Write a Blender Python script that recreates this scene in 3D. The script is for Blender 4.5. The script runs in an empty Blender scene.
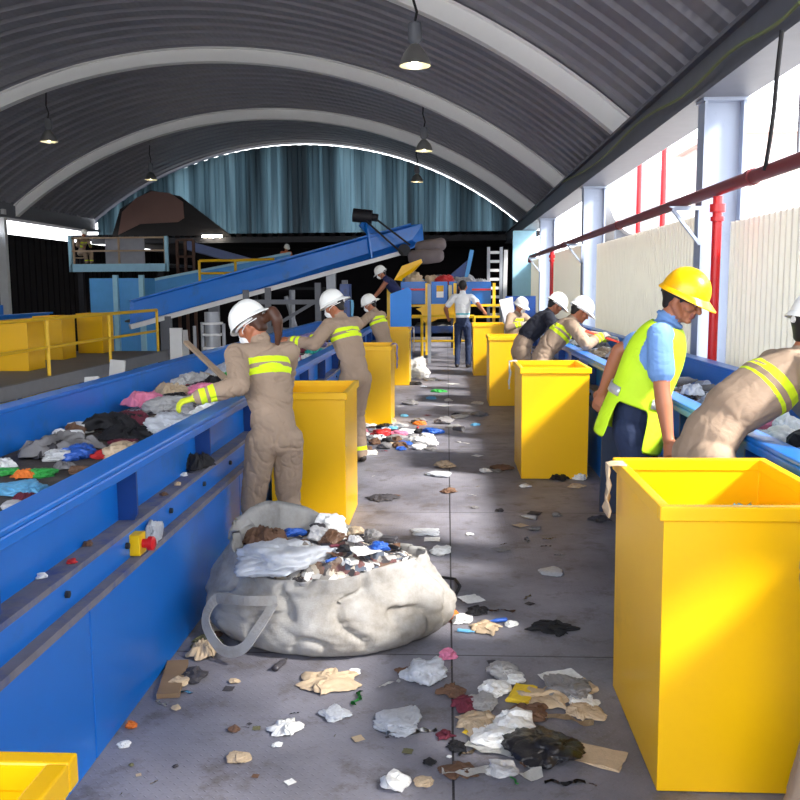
import bpy, bmesh, math, random
import numpy as np
from mathutils import Vector, Matrix, noise
random.seed(7)
SC = bpy.context.scene
COL = SC.collection
V = Vector
PI = math.pi

# ------------------------------------------------------------------ camera model (also used to lay out far things)
F, CH, VP = 900.0, 1.55, (447.0, 287.0)
_f = V(((VP[0]-400)/F, -(VP[1]-400)/F, 1.0)).normalized()
_x = V((0, 1, 0)).cross(_f).normalized()
_z = _f.cross(_x)
if _z.y < 0: _z = -_z
def at(px, py, Y=None, X=None, Z=None):
    c = V(((px-400)/F, -(py-400)/F, 1.0))
    r = V((c.dot(_x), c.dot(_f), c.dot(_z)))
    if Y is not None: t = Y/r.y
    elif X is not None: t = X/r.x
    else: t = (Z-CH)/r.z
    return V((r.x*t, r.y*t, r.z*t+CH))
cam = bpy.data.cameras.new('camera'); cam.sensor_width = 36; cam.lens = F/800*36; cam.clip_end = 300
co = bpy.data.objects.new('camera', cam); COL.objects.link(co)
co.matrix_world = Matrix(((_x.x, _x.y, -_x.z, 0), (_f.x, _f.y, -_f.z, 0), (_z.x, _z.y, -_z.z, CH), (0, 0, 0, 1)))
SC.camera = co

# ------------------------------------------------------------------ materials
def lin(h):
    if isinstance(h, str):
        h = h.lstrip('#'); c = [int(h[i:i+2], 16)/255 for i in (0, 2, 4)]
    else: c = h
    return [((x+.055)/1.055)**2.4 if x > .04045 else x/12.92 for x in c]
MATS = {}
def mat(name, col, rough=.6, metal=0., var=.12, scale=6., dirt=None, dirt_amt=.0, bump=0., bscale=40., trans=0., alpha=1., emit=0., spec=.5, transl=0.):
    if name in MATS: return MATS[name]
    m = bpy.data.materials.new(name); m.use_nodes = True
    nt = m.node_tree; N = nt.nodes; L = nt.links
    b = N['Principled BSDF']
    c = lin(col)
    tc = N.new('ShaderNodeTexCoord')
    nz = N.new('ShaderNodeTexNoise'); nz.inputs['Scale'].default_value = scale; nz.inputs['Detail'].default_value = 5
    L.new(tc.outputs['Object'], nz.inputs['Vector'])
    mx = N.new('ShaderNodeMix'); mx.data_type = 'RGBA'
    mx.inputs['A'].default_value = [x*(1-var) for x in c]+[1]
    mx.inputs['B'].default_value = [min(1, x*(1+var)) for x in c]+[1]
    L.new(nz.outputs['Fac'], mx.inputs['Factor'])
    out = mx.outputs['Result']
    if dirt:
        n2 = N.new('ShaderNodeTexNoise'); n2.inputs['Scale'].default_value = scale*.6; n2.inputs['Detail'].default_value = 8; n2.inputs['Roughness'].default_value = .7
        L.new(tc.outputs['Object'], n2.inputs['Vector'])
        rp = N.new('ShaderNodeValToRGB'); rp.color_ramp.elements[0].position = 1-dirt_amt-.1+.0; rp.color_ramp.elements[1].position = min(1, 1-dirt_amt+.12)
        L.new(n2.outputs['Fac'], rp.inputs['Fac'])
        m2 = N.new('ShaderNodeMix'); m2.data_type = 'RGBA'
        L.new(rp.outputs['Color'], m2.inputs['Factor']); L.new(out, m2.inputs['A']); m2.inputs['B'].default_value = lin(dirt)+[1]
        out = m2.outputs['Result']
    L.new(out, b.inputs['Base Color'])
    b.inputs['Roughness'].default_value = rough; b.inputs['Metallic'].default_value = metal
    b.inputs['Specular IOR Level'].default_value = spec
    if trans: b.inputs['Transmission Weight'].default_value = trans; b.inputs['IOR'].default_value = 1.1
    if alpha < 1: b.inputs['Alpha'].default_value = alpha
    if emit:
        b.inputs['Emission Color'].default_value = c+[1]; b.inputs['Emission Strength'].default_value = emit
    if bump:
        n3 = N.new('ShaderNodeTexNoise'); n3.inputs['Scale'].default_value = bscale; n3.inputs['Detail'].default_value = 4
        L.new(tc.outputs['Object'], n3.inputs['Vector'])
        bp = N.new('ShaderNodeBump'); bp.inputs['Strength'].default_value = bump; bp.inputs['Distance'].default_value = .02
        L.new(n3.outputs['Fac'], bp.inputs['Height']); L.new(bp.outputs['Normal'], b.inputs['Normal'])
    if transl:
        t = N.new('ShaderNodeBsdfTranslucent'); L.new(out, t.inputs['Color'])
        ms = N.new('ShaderNodeMixShader'); ms.inputs['Fac'].default_value = transl
        L.new(b.outputs[0], ms.inputs[1]); L.new(t.outputs[0], ms.inputs[2])
        L.new(ms.outputs[0], N['Material Output'].inputs['Surface'])
    MATS[name] = m
    return m

BLUE = mat('blue_paint', '#0870cf', .32, var=.10, scale=3, dirt='#2f6098', dirt_amt=.34, bump=.03, bscale=6)
BLUED = mat('dark_blue_paint', '#123f86', .4, var=.15, dirt='#2a2e3a', dirt_amt=.4)
LBLUE = mat('light_blue_paint', '#4f9fe0', .45, var=.1)
BBLUE = mat('bright_blue_paint', '#0f7fdc', .45, var=.06)
SKYB = mat('pale_blue_paint', '#9fd0e6', .5, var=.1)
LEDGE = mat('dusty_ledge', '#77737c', .85, var=.25, scale=14, dirt='#3b4f86', dirt_amt=.42)
YEL = mat('yellow_paint', '#f6bc02', .33, var=.05, scale=2, dirt='#c08e0c', dirt_amt=.30, bump=.02, bscale=4)
YELR = mat('yellow_rail_paint', '#eebf1c', .4, var=.08)
BELT = mat('conveyor_belt', '#463f3d', .85, var=.25, scale=12, dirt='#655a52', dirt_amt=.45, bump=.1)
STEEL = mat('galvanised_steel', '#9a9ea6', .45, metal=.3, var=.15)
WSTEEL = mat('white_steel', '#d8d9da', .5, var=.08)
GREYST = mat('grey_steel', '#6b6e76', .55, metal=.1, var=.15)
DARKST = mat('dark_steel', '#2b2b31', .6, metal=.2, var=.25)
COLST = mat('column_paint', '#9aa4b8', .45, var=.05, dirt='#8790a4', dirt_amt=.35)
BEAMST = mat('eave_beam_paint', '#62646e', .5, metal=.2, var=.15)
RIB = mat('arch_rib_paint', '#fcfcfc', .5, var=.04)
MAROON = mat('maroon_pipe', '#7b2f33', .4, var=.12)
RED = mat('red_paint', '#d3181e', .35, var=.08)
BLACKR = mat('black_rubber', '#151518', .7, var=.3)
GREENC = mat('green_cable', '#6f7c4e', .6)
WOOD = mat('plywood', '#b39a80', .8, var=.2, scale=10)
GREYPLY = mat('grey_board', '#9a9ba3', .8, var=.15)
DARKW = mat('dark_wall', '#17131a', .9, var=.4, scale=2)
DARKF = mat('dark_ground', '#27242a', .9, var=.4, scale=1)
BAGW = mat('woven_sack', '#aba8a4', .75, var=.08, scale=5, dirt='#857e74', dirt_amt=.46, bump=.12, bscale=120, transl=.1)
RUB = mat('mixed_rubbish', '#6f655c', .9, var=.8, scale=28, bump=.6, bscale=30)
CHROME = mat('reflector_metal', '#cfcfc8', .3, metal=.9, var=.1)
WHITEP = mat('white_paint', '#f2f2f2', .5, var=.03)

# tread plate floor
def floor_mat():
    m = bpy.data.materials.new('tread_plate'); m.use_nodes = True; N = m.node_tree.nodes; L = m.node_tree.links; b = N['Principled BSDF']
    tc = N.new('ShaderNodeTexCoord')
    n1 = N.new('ShaderNodeTexNoise'); n1.inputs['Scale'].default_value = 1.3; n1.inputs['Detail'].default_value = 9; n1.inputs['Roughness'].default_value = .65
    L.new(tc.outputs['Object'], n1.inputs['Vector'])
    r = N.new('ShaderNodeValToRGB'); e = r.color_ramp.elements
    e[0].position = .32; e[0].color = lin('#6a6870')+[1]; e[1].position = .7; e[1].color = lin('#9b99a3')+[1]
    L.new(n1.outputs['Fac'], r.inputs['Fac'])
    n2 = N.new('ShaderNodeTexNoise'); n2.inputs['Scale'].default_value = 5; n2.inputs['Detail'].default_value = 10; n2.inputs['Roughness'].default_value = .75
    L.new(tc.outputs['Object'], n2.inputs['Vector'])
    r2 = N.new('ShaderNodeValToRGB'); r2.color_ramp.elements[0].position = .52; r2.color_ramp.elements[1].position = .72
    L.new(n2.outputs['Fac'], r2.inputs['Fac'])
    mx = N.new('ShaderNodeMix'); mx.data_type = 'RGBA'; L.new(r2.outputs['Color'], mx.inputs['Factor']); L.new(r.outputs['Color'], mx.inputs['A']); mx.inputs['B'].default_value = lin('#5a5048')+[1]
    # seams between plates
    sp = N.new('ShaderNodeSeparateXYZ'); L.new(tc.outputs['Object'], sp.inputs[0])
    def M(op, a, b_=None):
        n = N.new('ShaderNodeMath'); n.operation = op
        for i, q in enumerate((a, b_)):
            if q is None: continue
            if isinstance(q, (int, float)): n.inputs[i].default_value = q
            else: L.new(q, n.inputs[i])
        return n.outputs[0]
    sx = M('LESS_THAN', M('ABSOLUTE', M('SUBTRACT', sp.outputs[0], .02)), .004)
    sy = M('LESS_THAN', M('ABSOLUTE', M('SUBTRACT', M('FRACT', M('DIVIDE', sp.outputs[1], 2.44)), .5)), .0015)
    seam = M('MAXIMUM', sx, sy)
    m3 = N.new('ShaderNodeMix'); m3.data_type = 'RGBA'; L.new(seam, m3.inputs['Factor']); L.new(mx.outputs['Result'], m3.inputs['A']); m3.inputs['B'].default_value = lin('#2b2a2e')+[1]
    L.new(m3.outputs['Result'], b.inputs['Base Color'])
    # raised lozenges, alternating direction
    u = M('MULTIPLY', M('ADD', sp.outputs[0], sp.outputs[1]), 28.0); v = M('MULTIPLY', M('SUBTRACT', sp.outputs[0], sp.outputs[1]), 28.0)
    a1 = M('ABSOLUTE', M('SUBTRACT', M('FRACT', u), .5)); a2 = M('ABSOLUTE', M('SUBTRACT', M('FRACT', v), .5))
    par = M('MODULO', M('ABSOLUTE', M('ADD', M('FLOOR', u), M('FLOOR', v))), 2.0)
    la = M('ADD', M('MULTIPLY', a1, 1.0), M('MULTIPLY', a2, 3.2)); lb = M('ADD', M('MULTIPLY', a1, 3.2), M('MULTIPLY', a2, 1.0))
    mixp = N.new('ShaderNodeMix'); L.new(par, mixp.inputs['Factor']); L.new(la, mixp.inputs['A']); L.new(lb, mixp.inputs['B'])
    h = M('SUBTRACT', .5, mixp.outputs['Result']); h = M('MAXIMUM', h, 0.0)
    bp = N.new('ShaderNodeBump'); bp.inputs['Strength'].default_value = .5; bp.inputs['Distance'].default_value = .008
    L.new(h, bp.inputs['Height']); L.new(bp.outputs['Normal'], b.inputs['Normal'])
    b.inputs['Roughness'].default_value = .55; b.inputs['Specular IOR Level'].default_value = .5; b.inputs['Metallic'].default_value = .1
    return m
FLOORM = floor_mat()

def roof_mat():
    m = bpy.data.materials.new('ribbed_roof_metal'); m.use_nodes = True; N = m.node_tree.nodes; L = m.node_tree.links; b = N['Principled BSDF']
    uv = N.new('ShaderNodeUVMap'); uv.uv_map = 'UVMap'
    n1 = N.new('ShaderNodeTexNoise'); n1.inputs['Scale'].default_value = 1.5; n1.inputs['Detail'].default_value = 6
    L.new(uv.outputs['UV'], n1.inputs['Vector'])
    r = N.new('ShaderNodeValToRGB'); r.color_ramp.elements[0].color = lin('#8a8993')+[1]; r.color_ramp.elements[1].color = lin('#9d9ca6')+[1]
    L.new(n1.outputs['Fac'], r.inputs['Fac']); L.new(r.outputs['Color'], b.inputs['Base Color'])
    w = N.new('ShaderNodeTexWave'); w.inputs['Scale'].default_value = 2.2; w.bands_direction = 'X'; w.wave_profile = 'SIN'
    L.new(uv.outputs['UV'], w.inputs['Vector'])
    bp = N.new('ShaderNodeBump'); bp.inputs['Strength'].default_value = .25; bp.inputs['Distance'].default_value = .02
    L.new(w.outputs['Fac'], bp.inputs['Height']); L.new(bp.outputs['Normal'], b.inputs['Normal'])
    b.inputs['Roughness'].default_value = .5; b.inputs['Metallic'].default_value = .1
    return m

def endwall_mat():
    m = bpy.data.materials.new('translucent_corrugated_sheet'); m.use_nodes = True; N = m.node_tree.nodes; L = m.node_tree.links; b = N['Principled BSDF']
    tc = N.new('ShaderNodeTexCoord'); mp = N.new('ShaderNodeMapping'); mp.inputs['Scale'].default_value = (1.15, 1, .05)
    L.new(tc.outputs['Object'], mp.inputs['Vector'])
    n1 = N.new('ShaderNodeTexNoise'); n1.inputs['Scale'].default_value = 1.2; n1.inputs['Detail'].default_value = 3; L.new(mp.outputs['Vector'], n1.inputs['Vector'])
    r = N.new('ShaderNodeValToRGB'); e = r.color_ramp.elements
    e[0].position = .36; e[0].color = lin('#222f36')+[1]; e[1].position = .66; e[1].color = lin('#86a9b6')+[1]
    k = e.new(.5); k.color = lin('#48626d')+[1]
    L.new(n1.outputs['Fac'], r.inputs['Fac']); L.new(r.outputs['Color'], b.inputs['Base Color'])
    b.inputs['Roughness'].default_value = .5
    t = N.new('ShaderNodeBsdfTranslucent'); L.new(r.outputs['Color'], t.inputs['Color'])
    ms = N.new('ShaderNodeMixShader'); ms.inputs['Fac'].default_value = .2
    L.new(b.outputs[0], ms.inputs[1]); L.new(t.outputs[0], ms.inputs[2]); L.new(ms.outputs[0], N['Material Output'].inputs['Surface'])
    return m

# ------------------------------------------------------------------ mesh helpers
def link(name, me, parent=None, loc=(0, 0, 0)):
    o = bpy.data.objects.new(name, me); COL.objects.link(o); o.location = loc
    if parent is not None: o.parent = parent
    return o
def tag(o, label=None, cat=None, group=None, kind=None):
    if label: o['label'] = label
    if cat: o['category'] = cat
    if group: o['group'] = group
    if kind: o['kind'] = kind
    return o
def thing(name, label, cat, loc=(0, 0, 0), group=None):
    o = link(name, None, None, loc); o.empty_display_size = .1
    return tag(o, label, cat, group)
class MB:
    def __init__(s): s.v = []; s.f = []; s.uv = None
    def add(s, vs, fs):
        b = len(s.v); s.v += [V(p) for p in vs]; s.f += [tuple(b+i for i in f) for f in fs]; return s
    def box(s, x0, x1, y0, y1, z0, z1):
        vs = [(x, y, z) for z in (z0, z1) for y in (y0, y1) for x in (x0, x1)]
        return s.add(vs, [(0, 2, 3, 1), (4, 5, 7, 6), (0, 1, 5, 4), (2, 6, 7, 3), (0, 4, 6, 2), (1, 3, 7, 5)])
    def beam(s, p, q, w, h, up=(0, 0, 1)):
        p, q = V(p), V(q); d = (q-p).normalized(); up = V(up)
        if abs(d.dot(up)) > .98: up = V((0, 1, 0)) if abs(d.y) < .9 else V((1, 0, 0))
        a = d.cross(up).normalized(); b = a.cross(d).normalized()
        vs = [c+a*(i*w/2)+b*(j*h/2) for c in (p, q) for i, j in ((-1, -1), (1, -1), (1, 1), (-1, 1))]
        return s.add(vs, [(3, 2, 1, 0), (4, 5, 6, 7), (0, 1, 5, 4), (1, 2, 6, 5), (2, 3, 7, 6), (3, 0, 4, 7)])
    def prism(s, pts, d):   # polygon pts extruded by vector d
        n = len(pts); pts = [V(p) for p in pts]; d = V(d)
        return s.add(pts+[p+d for p in pts], [tuple(range(n))[::-1], tuple(range(n, 2*n))]+[(i, (i+1) % n, n+(i+1) % n, n+i) for i in range(n)])
    def tube(s, pts, r, n=10, cap=True):
        pts = [V(p) for p in pts]; rs = r if isinstance(r, (list, tuple)) else [r]*len(pts)
        ref = None; rings = []
        for i, p in enumerate(pts):
            d = (pts[min(i+1, len(pts)-1)]-pts[max(i-1, 0)]).normalized()
            if ref is None: ref = d.orthogonal().normalized()
            ref = (ref-d*ref.dot(d)).normalized(); b = d.cross(ref)
            rings.append([p+ref*(rs[i]*math.cos(2*PI*k/n))+b*(rs[i]*math.sin(2*PI*k/n)) for k in range(n)])
        vs = [q for R in rings for q in R]; fs = []
        for i in range(len(pts)-1):
            for k in range(n): fs.append((i*n+k, i*n+(k+1) % n, (i+1)*n+(k+1) % n, (i+1)*n+k))
        if cap: fs += [tuple(range(n))[::-1], tuple(range((len(pts)-1)*n, len(pts)*n))]
        return s.add(vs, fs)
    def lathe(s, prof, c=(0, 0, 0), n=24, axis='z'):
        c = V(c); vs = []; m = len(prof)
        for r, z in prof:
            for k in range(n):
                a = 2*PI*k/n
                q = V((r*math.cos(a), r*math.sin(a), z))
                if axis == 'y': q = V((q.x, q.z, q.y))
                if axis == 'x': q = V((q.z, q.x, q.y))
                vs.append(c+q)
        fs = [(i*n+k, i*n+(k+1) % n, (i+1)*n+(k+1) % n, (i+1)*n+k) for i in range(m-1) for k in range(n)]
        fs += [tuple(range(n))[::-1], tuple(range((m-1)*n, m*n))]
        return s.add(vs, fs)
    def build(s, name, m, parent=None, loc=None, smooth=False, bevel=0., merge=False):
        if parent is not None:
            off = V(parent.location); q = parent.parent
            while q is not None: off += V(q.location); q = q.parent
        else: off = V(loc) if loc is not None else V((0, 0, 0))
        me = bpy.data.meshes.new(name); me.from_pydata([p-off for p in s.v], [], s.f); me.materials.append(m)
        bm = bmesh.new(); bm.from_mesh(me)
        if merge: bmesh.ops.remove_doubles(bm, verts=bm.verts, dist=1e-4)
        bmesh.ops.recalc_face_normals(bm, faces=bm.faces)
        bm.to_mesh(me); bm.free()
        if smooth:
            for p in me.polygons: p.use_smooth = True
            try: me.set_sharp_from_angle(angle=math.radians(40))
            except Exception: pass
        o = link(name, me, parent, (0, 0, 0) if parent is not None else off)
        if bevel:
            md = o.modifiers.new('edge', 'BEVEL'); md.width = bevel; md.segments = 2; md.limit_method = 'ANGLE'
        return o
def part(name, m, parent, fn, **k):
    b = MB(); fn(b); return b.build(name, m, parent, **k)
def struct(name, m, fn, label=None, **k):
    b = MB(); fn(b); o = b.build(name, m, None, **k); o['kind'] = 'structure'
    if label: o['label'] = label
    return o
def copy_tree(o, loc=None, parent=None):
    c = o.copy(); COL.objects.link(c)
    if parent is not None: c.parent = parent
    if loc is not None: c.location = loc
    for ch in list(o.children): copy_tree(ch, None, c)
    return c

# ================================================================== SETTING
XC, R_, ZA = -6.25, 14.45, 7.7
XL, XR = -15.45, 3.35
def roofz(x): return ZA-R_+math.sqrt(max(0, R_*R_-(x-XC)**2))
Y0, Y1 = -5.0, 39.0
# walkway
struct('floor', FLOORM, lambda b: b.box(-1.30, 2.9, -4, 40, -.06, 0), 'grey tread-plate walkway strewn with litter')
struct('floor.001', mat('left_deck', '#75706c', .7, var=.15, scale=3), lambda b: b.box(-16, -7.1, 6, 22.3, -.16, 0), 'dusty deck of the far sorting line')
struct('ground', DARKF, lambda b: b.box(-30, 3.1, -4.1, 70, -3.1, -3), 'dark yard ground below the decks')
struct('ground.001', mat('yard_concrete', '#b3aea6', .9, var=.15, scale=.6), lambda b: b.box(3.2, 40, -30, 70, -.4, -.3), 'pale yard outside the right wall, added to bounce sunlight')  # pale ground added to bounce sunlight up onto the roof
struct('ground.002', MATS['yard_concrete'], lambda b: b.box(-30, 40, -40, -4.2, -.5, -.4), 'pale yard at the open near end')
# roof
def roof(b):
    prof = []
    p = .61; y = Y0
    while y < Y1-.01:
        for t, d in ((0, 0), (.36, 0), (.44, .13), (.53, .13)): prof.append((y+t, d))
        y += p
    prof.append((y, 0))
    n = 72; a0 = math.asin((XL-XC)/R_); a1 = math.asin((XR-XC)/R_)
    uv = []
    for i in range(n+1):
        a = a0+(a1-a0)*i/n
        for (yy, d) in prof:
            r = R_+d
            b.v.append(V((XC+r*math.sin(a), yy, ZA-R_+r*math.cos(a)))); uv.append((a*R_, yy))
    m = len(prof)
    for i in range(n):
        for j in range(m-1): b.f.append((i*m+j, i*m+j+1, (i+1)*m+j+1, (i+1)*m+j))
    b.uv = uv
b = MB(); roof(b); uvs = b.uv
ro = b.build('ceiling', roof_mat(), None); ro['kind'] = 'structure'; ro['label'] = 'grey ribbed metal barrel-vault roof'
ul = ro.data.uv_layers.new(name='UVMap')
for lp in ro.data.loops: ul.data[lp.index].uv = uvs[lp.vertex_index]
# arch ribs
def arch(b, y):
    n = 64; a0 = math.asin((XL-XC)/R_); a1 = math.asin((XR-.25-XC)/R_)
    sec = ((-.02, -.14), (-.02, .14), (-.05, .14), (-.05, .015), (-.35, .015), (-.35, .12), (-.38, .12), (-.38, -.12), (-.35, -.12), (-.35, -.015), (-.05, -.015), (-.05, -.14))
    vs = []
    for i in range(n+1):
        a = a0+(a1-a0)*i/n
        for d, w in sec:
            r = R_+d; vs.append((XC+r*math.sin(a), y+w, ZA-R_+r*math.cos(a)))
    m = len(sec)
    b.add(vs, [(i*m+j, i*m+(j+1) % m, (i+1)*m+(j+1) % m, (i+1)*m+j) for i in range(n) for j in range(m)])
for k, y in enumerate((7.7, 15.6, 23.75, 31.7)):
    struct('trim_%d' % (k+1), RIB, lambda b: arch(b, y), 'pale steel arch rib under the vaulted roof')
# end wall: corrugated sheet under the arch, gap of daylight at the top
def endwall(b):
    xs = []; x = XL+.3; k = 0
    while x < XR-.02:
        xs += [(x, 0), (x+.22, 0), (x+.27, .09), (x+.40, .09)]; x += .45
    zb = 3.72; vs = []; fs = []
    xs = [q for q in xs if q[0] < XR-.25]
    for x, d in xs: vs += [(x, 39+d, zb), (x, 39+d, max(zb+.02, roofz(x)-.11))]
    for i in range(len(xs)-1): fs.append((2*i, 2*i+2, 2*i+3, 2*i+1))
    b.add(vs, fs)
struct('wall_back', endwall_mat(), endwall, 'teal translucent corrugated gable wall under the arch')
# shadow from outside on the gable's lower left, put in as coloured shapes
def sheet(b):  # brown tone of something outside showing through, made as a plate
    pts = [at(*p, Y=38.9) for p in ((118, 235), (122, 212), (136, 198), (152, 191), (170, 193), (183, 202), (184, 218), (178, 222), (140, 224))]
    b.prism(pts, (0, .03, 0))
struct('wall_back.001', mat('gable_shade_brown', '#8a6a62', .7, var=.25, scale=.8), sheet, 'brown shape standing for something outside showing through the gable, lower left')
def gable_shade(b):  # outside shadow on the translucent gable, made as a black plate
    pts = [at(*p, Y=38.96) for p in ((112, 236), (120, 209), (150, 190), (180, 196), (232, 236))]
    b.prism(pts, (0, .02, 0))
struct('wall_back.002', mat('gable_shade_black', '#1b171b', .6, var=.3, scale=1), gable_shade, 'black slanted shape standing for shade on the gable wall, lower left')
# dark hall beyond
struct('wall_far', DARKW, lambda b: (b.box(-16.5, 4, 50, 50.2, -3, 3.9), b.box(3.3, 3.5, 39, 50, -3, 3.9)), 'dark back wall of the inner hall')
struct('ceiling.001', DARKW, lambda b: b.box(-16.5, 4, 39.0, 50, 3.74, 3.9), 'dark low ceiling of the inner hall, added to keep it dark')  # slab added to keep daylight out of the inner hall
struct('trim_5', DARKST, lambda b: b.box(-15.4, 3.1, 38.85, 39.15, 3.5, 3.74), 'dark steel beam along the foot of the gable wall')
# left wall
def lw(b):
    y = -5
    while y < 50:
        b.box(-15.55, -15.45, y, y+.3, -3, 3.5); b.box(-15.6, -15.5, y+.3, y+.5, -3, 3.5); y += .5
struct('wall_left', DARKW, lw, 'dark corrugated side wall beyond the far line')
struct('trim_6', BEAMST, lambda b: (b.box(-15.7, -15.25, -5, 39, 4.02, 4.6), b.box(-15.25, -15.05, -5, 39, 4.02, 4.1)), 'grey eave beam on the left side')
struct('wall_left.001', WSTEEL, lambda b: (b.box(-15.45, -15.15, 30.6, 30.8, -3, 4.3), b.box(-15.45, -15.15, 22.6, 22.8, -3, 4.3), b.box(-15.45, -15.15, 14.6, 14.8, -3, 4.3)), 'pale wall posts of the left side')
# right side
struct('trim_7', BEAMST, lambda b: (b.box(2.52, 2.56, -5, 39, 3.4, 3.78), b.box(2.45, 2.93, -5, 39, 3.37, 3.41), b.box(2.45, 2.78, -5, 39, 3.76, 3.80)), 'grey eave beam above the right-hand columns')
struct('trim_8', mat('gutter', '#4b4a55', .45, metal=.3, var=.2), lambda b: b.prism([(2.78, -5, 3.8), (2.78, -5, 3.98), (2.90, -5, 3.98), (3.33, -5, 4.24), (3.4, -5, 4.2), (2.92, -5, 3.8)], (0, 44, 0)), 'dark gutter along the right eave')
COLY = (1.2, 9.35, 17.2, 25.0, 32.8)
for k, y in enumerate(COLY):
    def colm(b):
        b.box(2.52, 2.545, y-.12, y+.12, 0, 3.37); b.box(2.895, 2.92, y-.12, y+.12, 0, 3.37); b.box(2.545, 2.895, y-.014, y+.014, 0, 3.37)
        b.box(2.5, 3.0, y-.16, y+.16, 0, .02); b.box(2.5, 2.99, y-.14, y+.14, 3.34, 3.37)
    struct('column' + ('.%03d' % k if k else ''), COLST, colm, 'pale blue-grey steel column on the right side')
CREAM = mat('cream_panel', '#efede4', .55, var=.03, transl=.22, dirt='#e2decd', dirt_amt=.3)
def panel(b, y0, y1, z1):
    n = int((y1-y0)/.13); st = (y1-y0)/n; prof = []
    for i in range(n):
        y = y0+i*st
        prof += [(y, 0), (y+st*.55, 0), (y+st*.65, -.03), (y+st*.9, -.03)]
    prof.append((y1, 0)); vs = []
    for y, d in prof: vs += [(2.78+d, y, .75), (2.78+d, y, z1)]
    m = len(prof)
    for y, d in prof: vs += [(2.81+d, y, .75), (2.81+d, y, z1)]
    fs = [(2*i, 2*i+1, 2*i+3, 2*i+2) for i in range(m-1)]
    fs += [(2*m+2*i, 2*m+2*i+2, 2*m+2*i+3, 2*m+2*i+1) for i in range(m-1)]
    fs += [(2*i+1, 2*m+2*i+1, 2*m+2*i+3, 2*i+3) for i in range(m-1)]
    fs += [(0, 2*m, 2*m+1, 1), (2*m-2, 2*m-1, 4*m-1, 4*m-2)]
    b.add(vs, fs)
for k, (y0, y1, z1) in enumerate(((-3, 9.05, 2.16), (9.6, 16.95, 2.31), (17.5, 23.8, 2.4), (25.4, 32.5, 2.4))):
    struct('wall_right' + ('.%03d' % k if k else ''), CREAM, lambda b: panel(b, y0, y1, z1), 'cream ribbed cladding panel between the right-hand columns')
struct('wall_right.004', GREYST, lambda b: b.box(2.76, 2.9, -3, 38, 0, .75), 'grey low sill wall behind the right conveyor')
struct('wall_right.005', SKYB, lambda b: b.box(*sorted((at(513, 240, 30).x, at(536, 240, 30).x)), 30, 30.2, 0, 3.36), 'pale blue steel panel at the far end of the right side')
struct('wall_right.006', DARKW, lambda b: b.box(3.0, 3.1, 33, 39, 0, 3.5), 'dark end of the right side wall')
# outside the right wall
for k, (px, p0, p1) in enumerate(((665, 130, 192), (640, 150, 200))):
    p = at(px, p0, Y=24+k*3)
    o = MB().tube([(p.x, p.y, -.3), (p.x, p.y, 7.5)], .07).build('red_post', RED, smooth=True)
    tag(o, ('slim red post standing outside, the nearer of two' if k == 0 else 'slim red post standing outside, the farther of two'), 'post')
tk = thing('storage_tank', 'grey horizontal tank outside above the cream panel', 'tank', (8.5, 36, -.3))
part('shell', mat('tank_grey', '#9d9a9c', .6, var=.15), tk, lambda b: b.tube([(7.3, 34, 4.7), (7.4, 34.2, 4.7), (7.6, 42, 4.7), (7.6, 42.2, 4.7)], [1.1, 1.4, 1.4, 1.1], 24), smooth=True)
for y in (35, 40): part('saddle', GREYST, tk, lambda b: b.box(6.4, 8.4, y, y+.4, -.3, 3.9))
pb = thing('pale_building', 'washed-out pale pink building outside beyond the cream panels', 'building', (22, 50, -.3))
part('wall', mat('pale_render', '#dcc4bd', .8, var=.1), pb, lambda b: b.box(14, 30, 48, 56, -.3, 9.2))
part('roof', mat('pale_roof', '#c9b0a8', .8), pb, lambda b: b.box(13.6, 30.4, 47.6, 56.4, 9.2, 9.5))

# pipe rail with risers and brackets
pr = thing('pipe_rail', 'long maroon pipe running along the right-hand columns', 'pipe', (2.45, 16, 2.4))
part('pipe', MAROON, pr, lambda b: b.tube([(2.42, -1, 2.4), (2.42, 26.6, 2.4), (2.42, 26.8, 2.37), (2.42, 26.9, 2.28)], .055, 16), smooth=True)
for y in (3.5, 7.4, 13, 19): part('coupling', MAROON, pr, lambda b: b.tube([(2.42, y, 2.4), (2.42, y+.1, 2.4)], .066, 16), smooth=True)
for y in (9.35, 17.2, 25.0):
    part('bracket', COLST, pr, lambda b: (b.prism([(2.2, y-.13, 2.33), (2.52, y-.13, 2.33), (2.52, y-.13, 1.95), (2.49, y-.13, 1.95), (2.49, y-.13, 2.29), (2.27, y-.13, 2.29)], (0, .04, 0)), b.beam((2.24, y-.11, 2.3), (2.51, y-.11, 1.96), .04, .03)))
for k, y in enumerate((8.35, 21.2)):
    rp = thing('riser_pipe', ('bright red vertical riser pipe in front of the nearest visible column' if k == 0 else 'far red vertical riser pipe under the maroon pipe'), 'pipe', (2.42, y, .02))
    part('pipe', RED, rp, lambda b: b.tube([(2.42, y, .03), (2.42, y, 2.34)], .042, 14), smooth=True)
    part('collar', RED, rp, lambda b: (b.tube([(2.42, y, 2.20), (2.42, y, 2.27)], .068, 14), b.tube([(2.42, y, 2.12), (2.42, y, 2.16)], .058, 14)), smooth=True)
    part('foot', RED, rp, lambda b: b.tube([(2.42, y, .003), (2.42, y, .03)], .09, 14), smooth=True)
o = MB().tube([at(782, 30, Y=6.6), at(777, 75, Y=6.7), at(774, 110, Y=6.8), at(770, 140, Y=6.9), at(765, 170, Y=7.0)], .017, 8).build('hanging_hose', BLACKR, smooth=True)
tag(o, 'black hose hanging from the eave beam behind the maroon pipe', 'hose')
o = MB().tube([(2.62, 7.05, 3.37), (2.62, 7.05, 2.5)], .012, 8).build('hanger_rod', GREYST, smooth=True); tag(o, 'thin grey rod hanging from the eave beam near the hose', 'rod')
pts = [at(800-i*7.2, 2+i*5.55+4*math.sin(i*.5), X=2.43) for i in range(34)]
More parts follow.
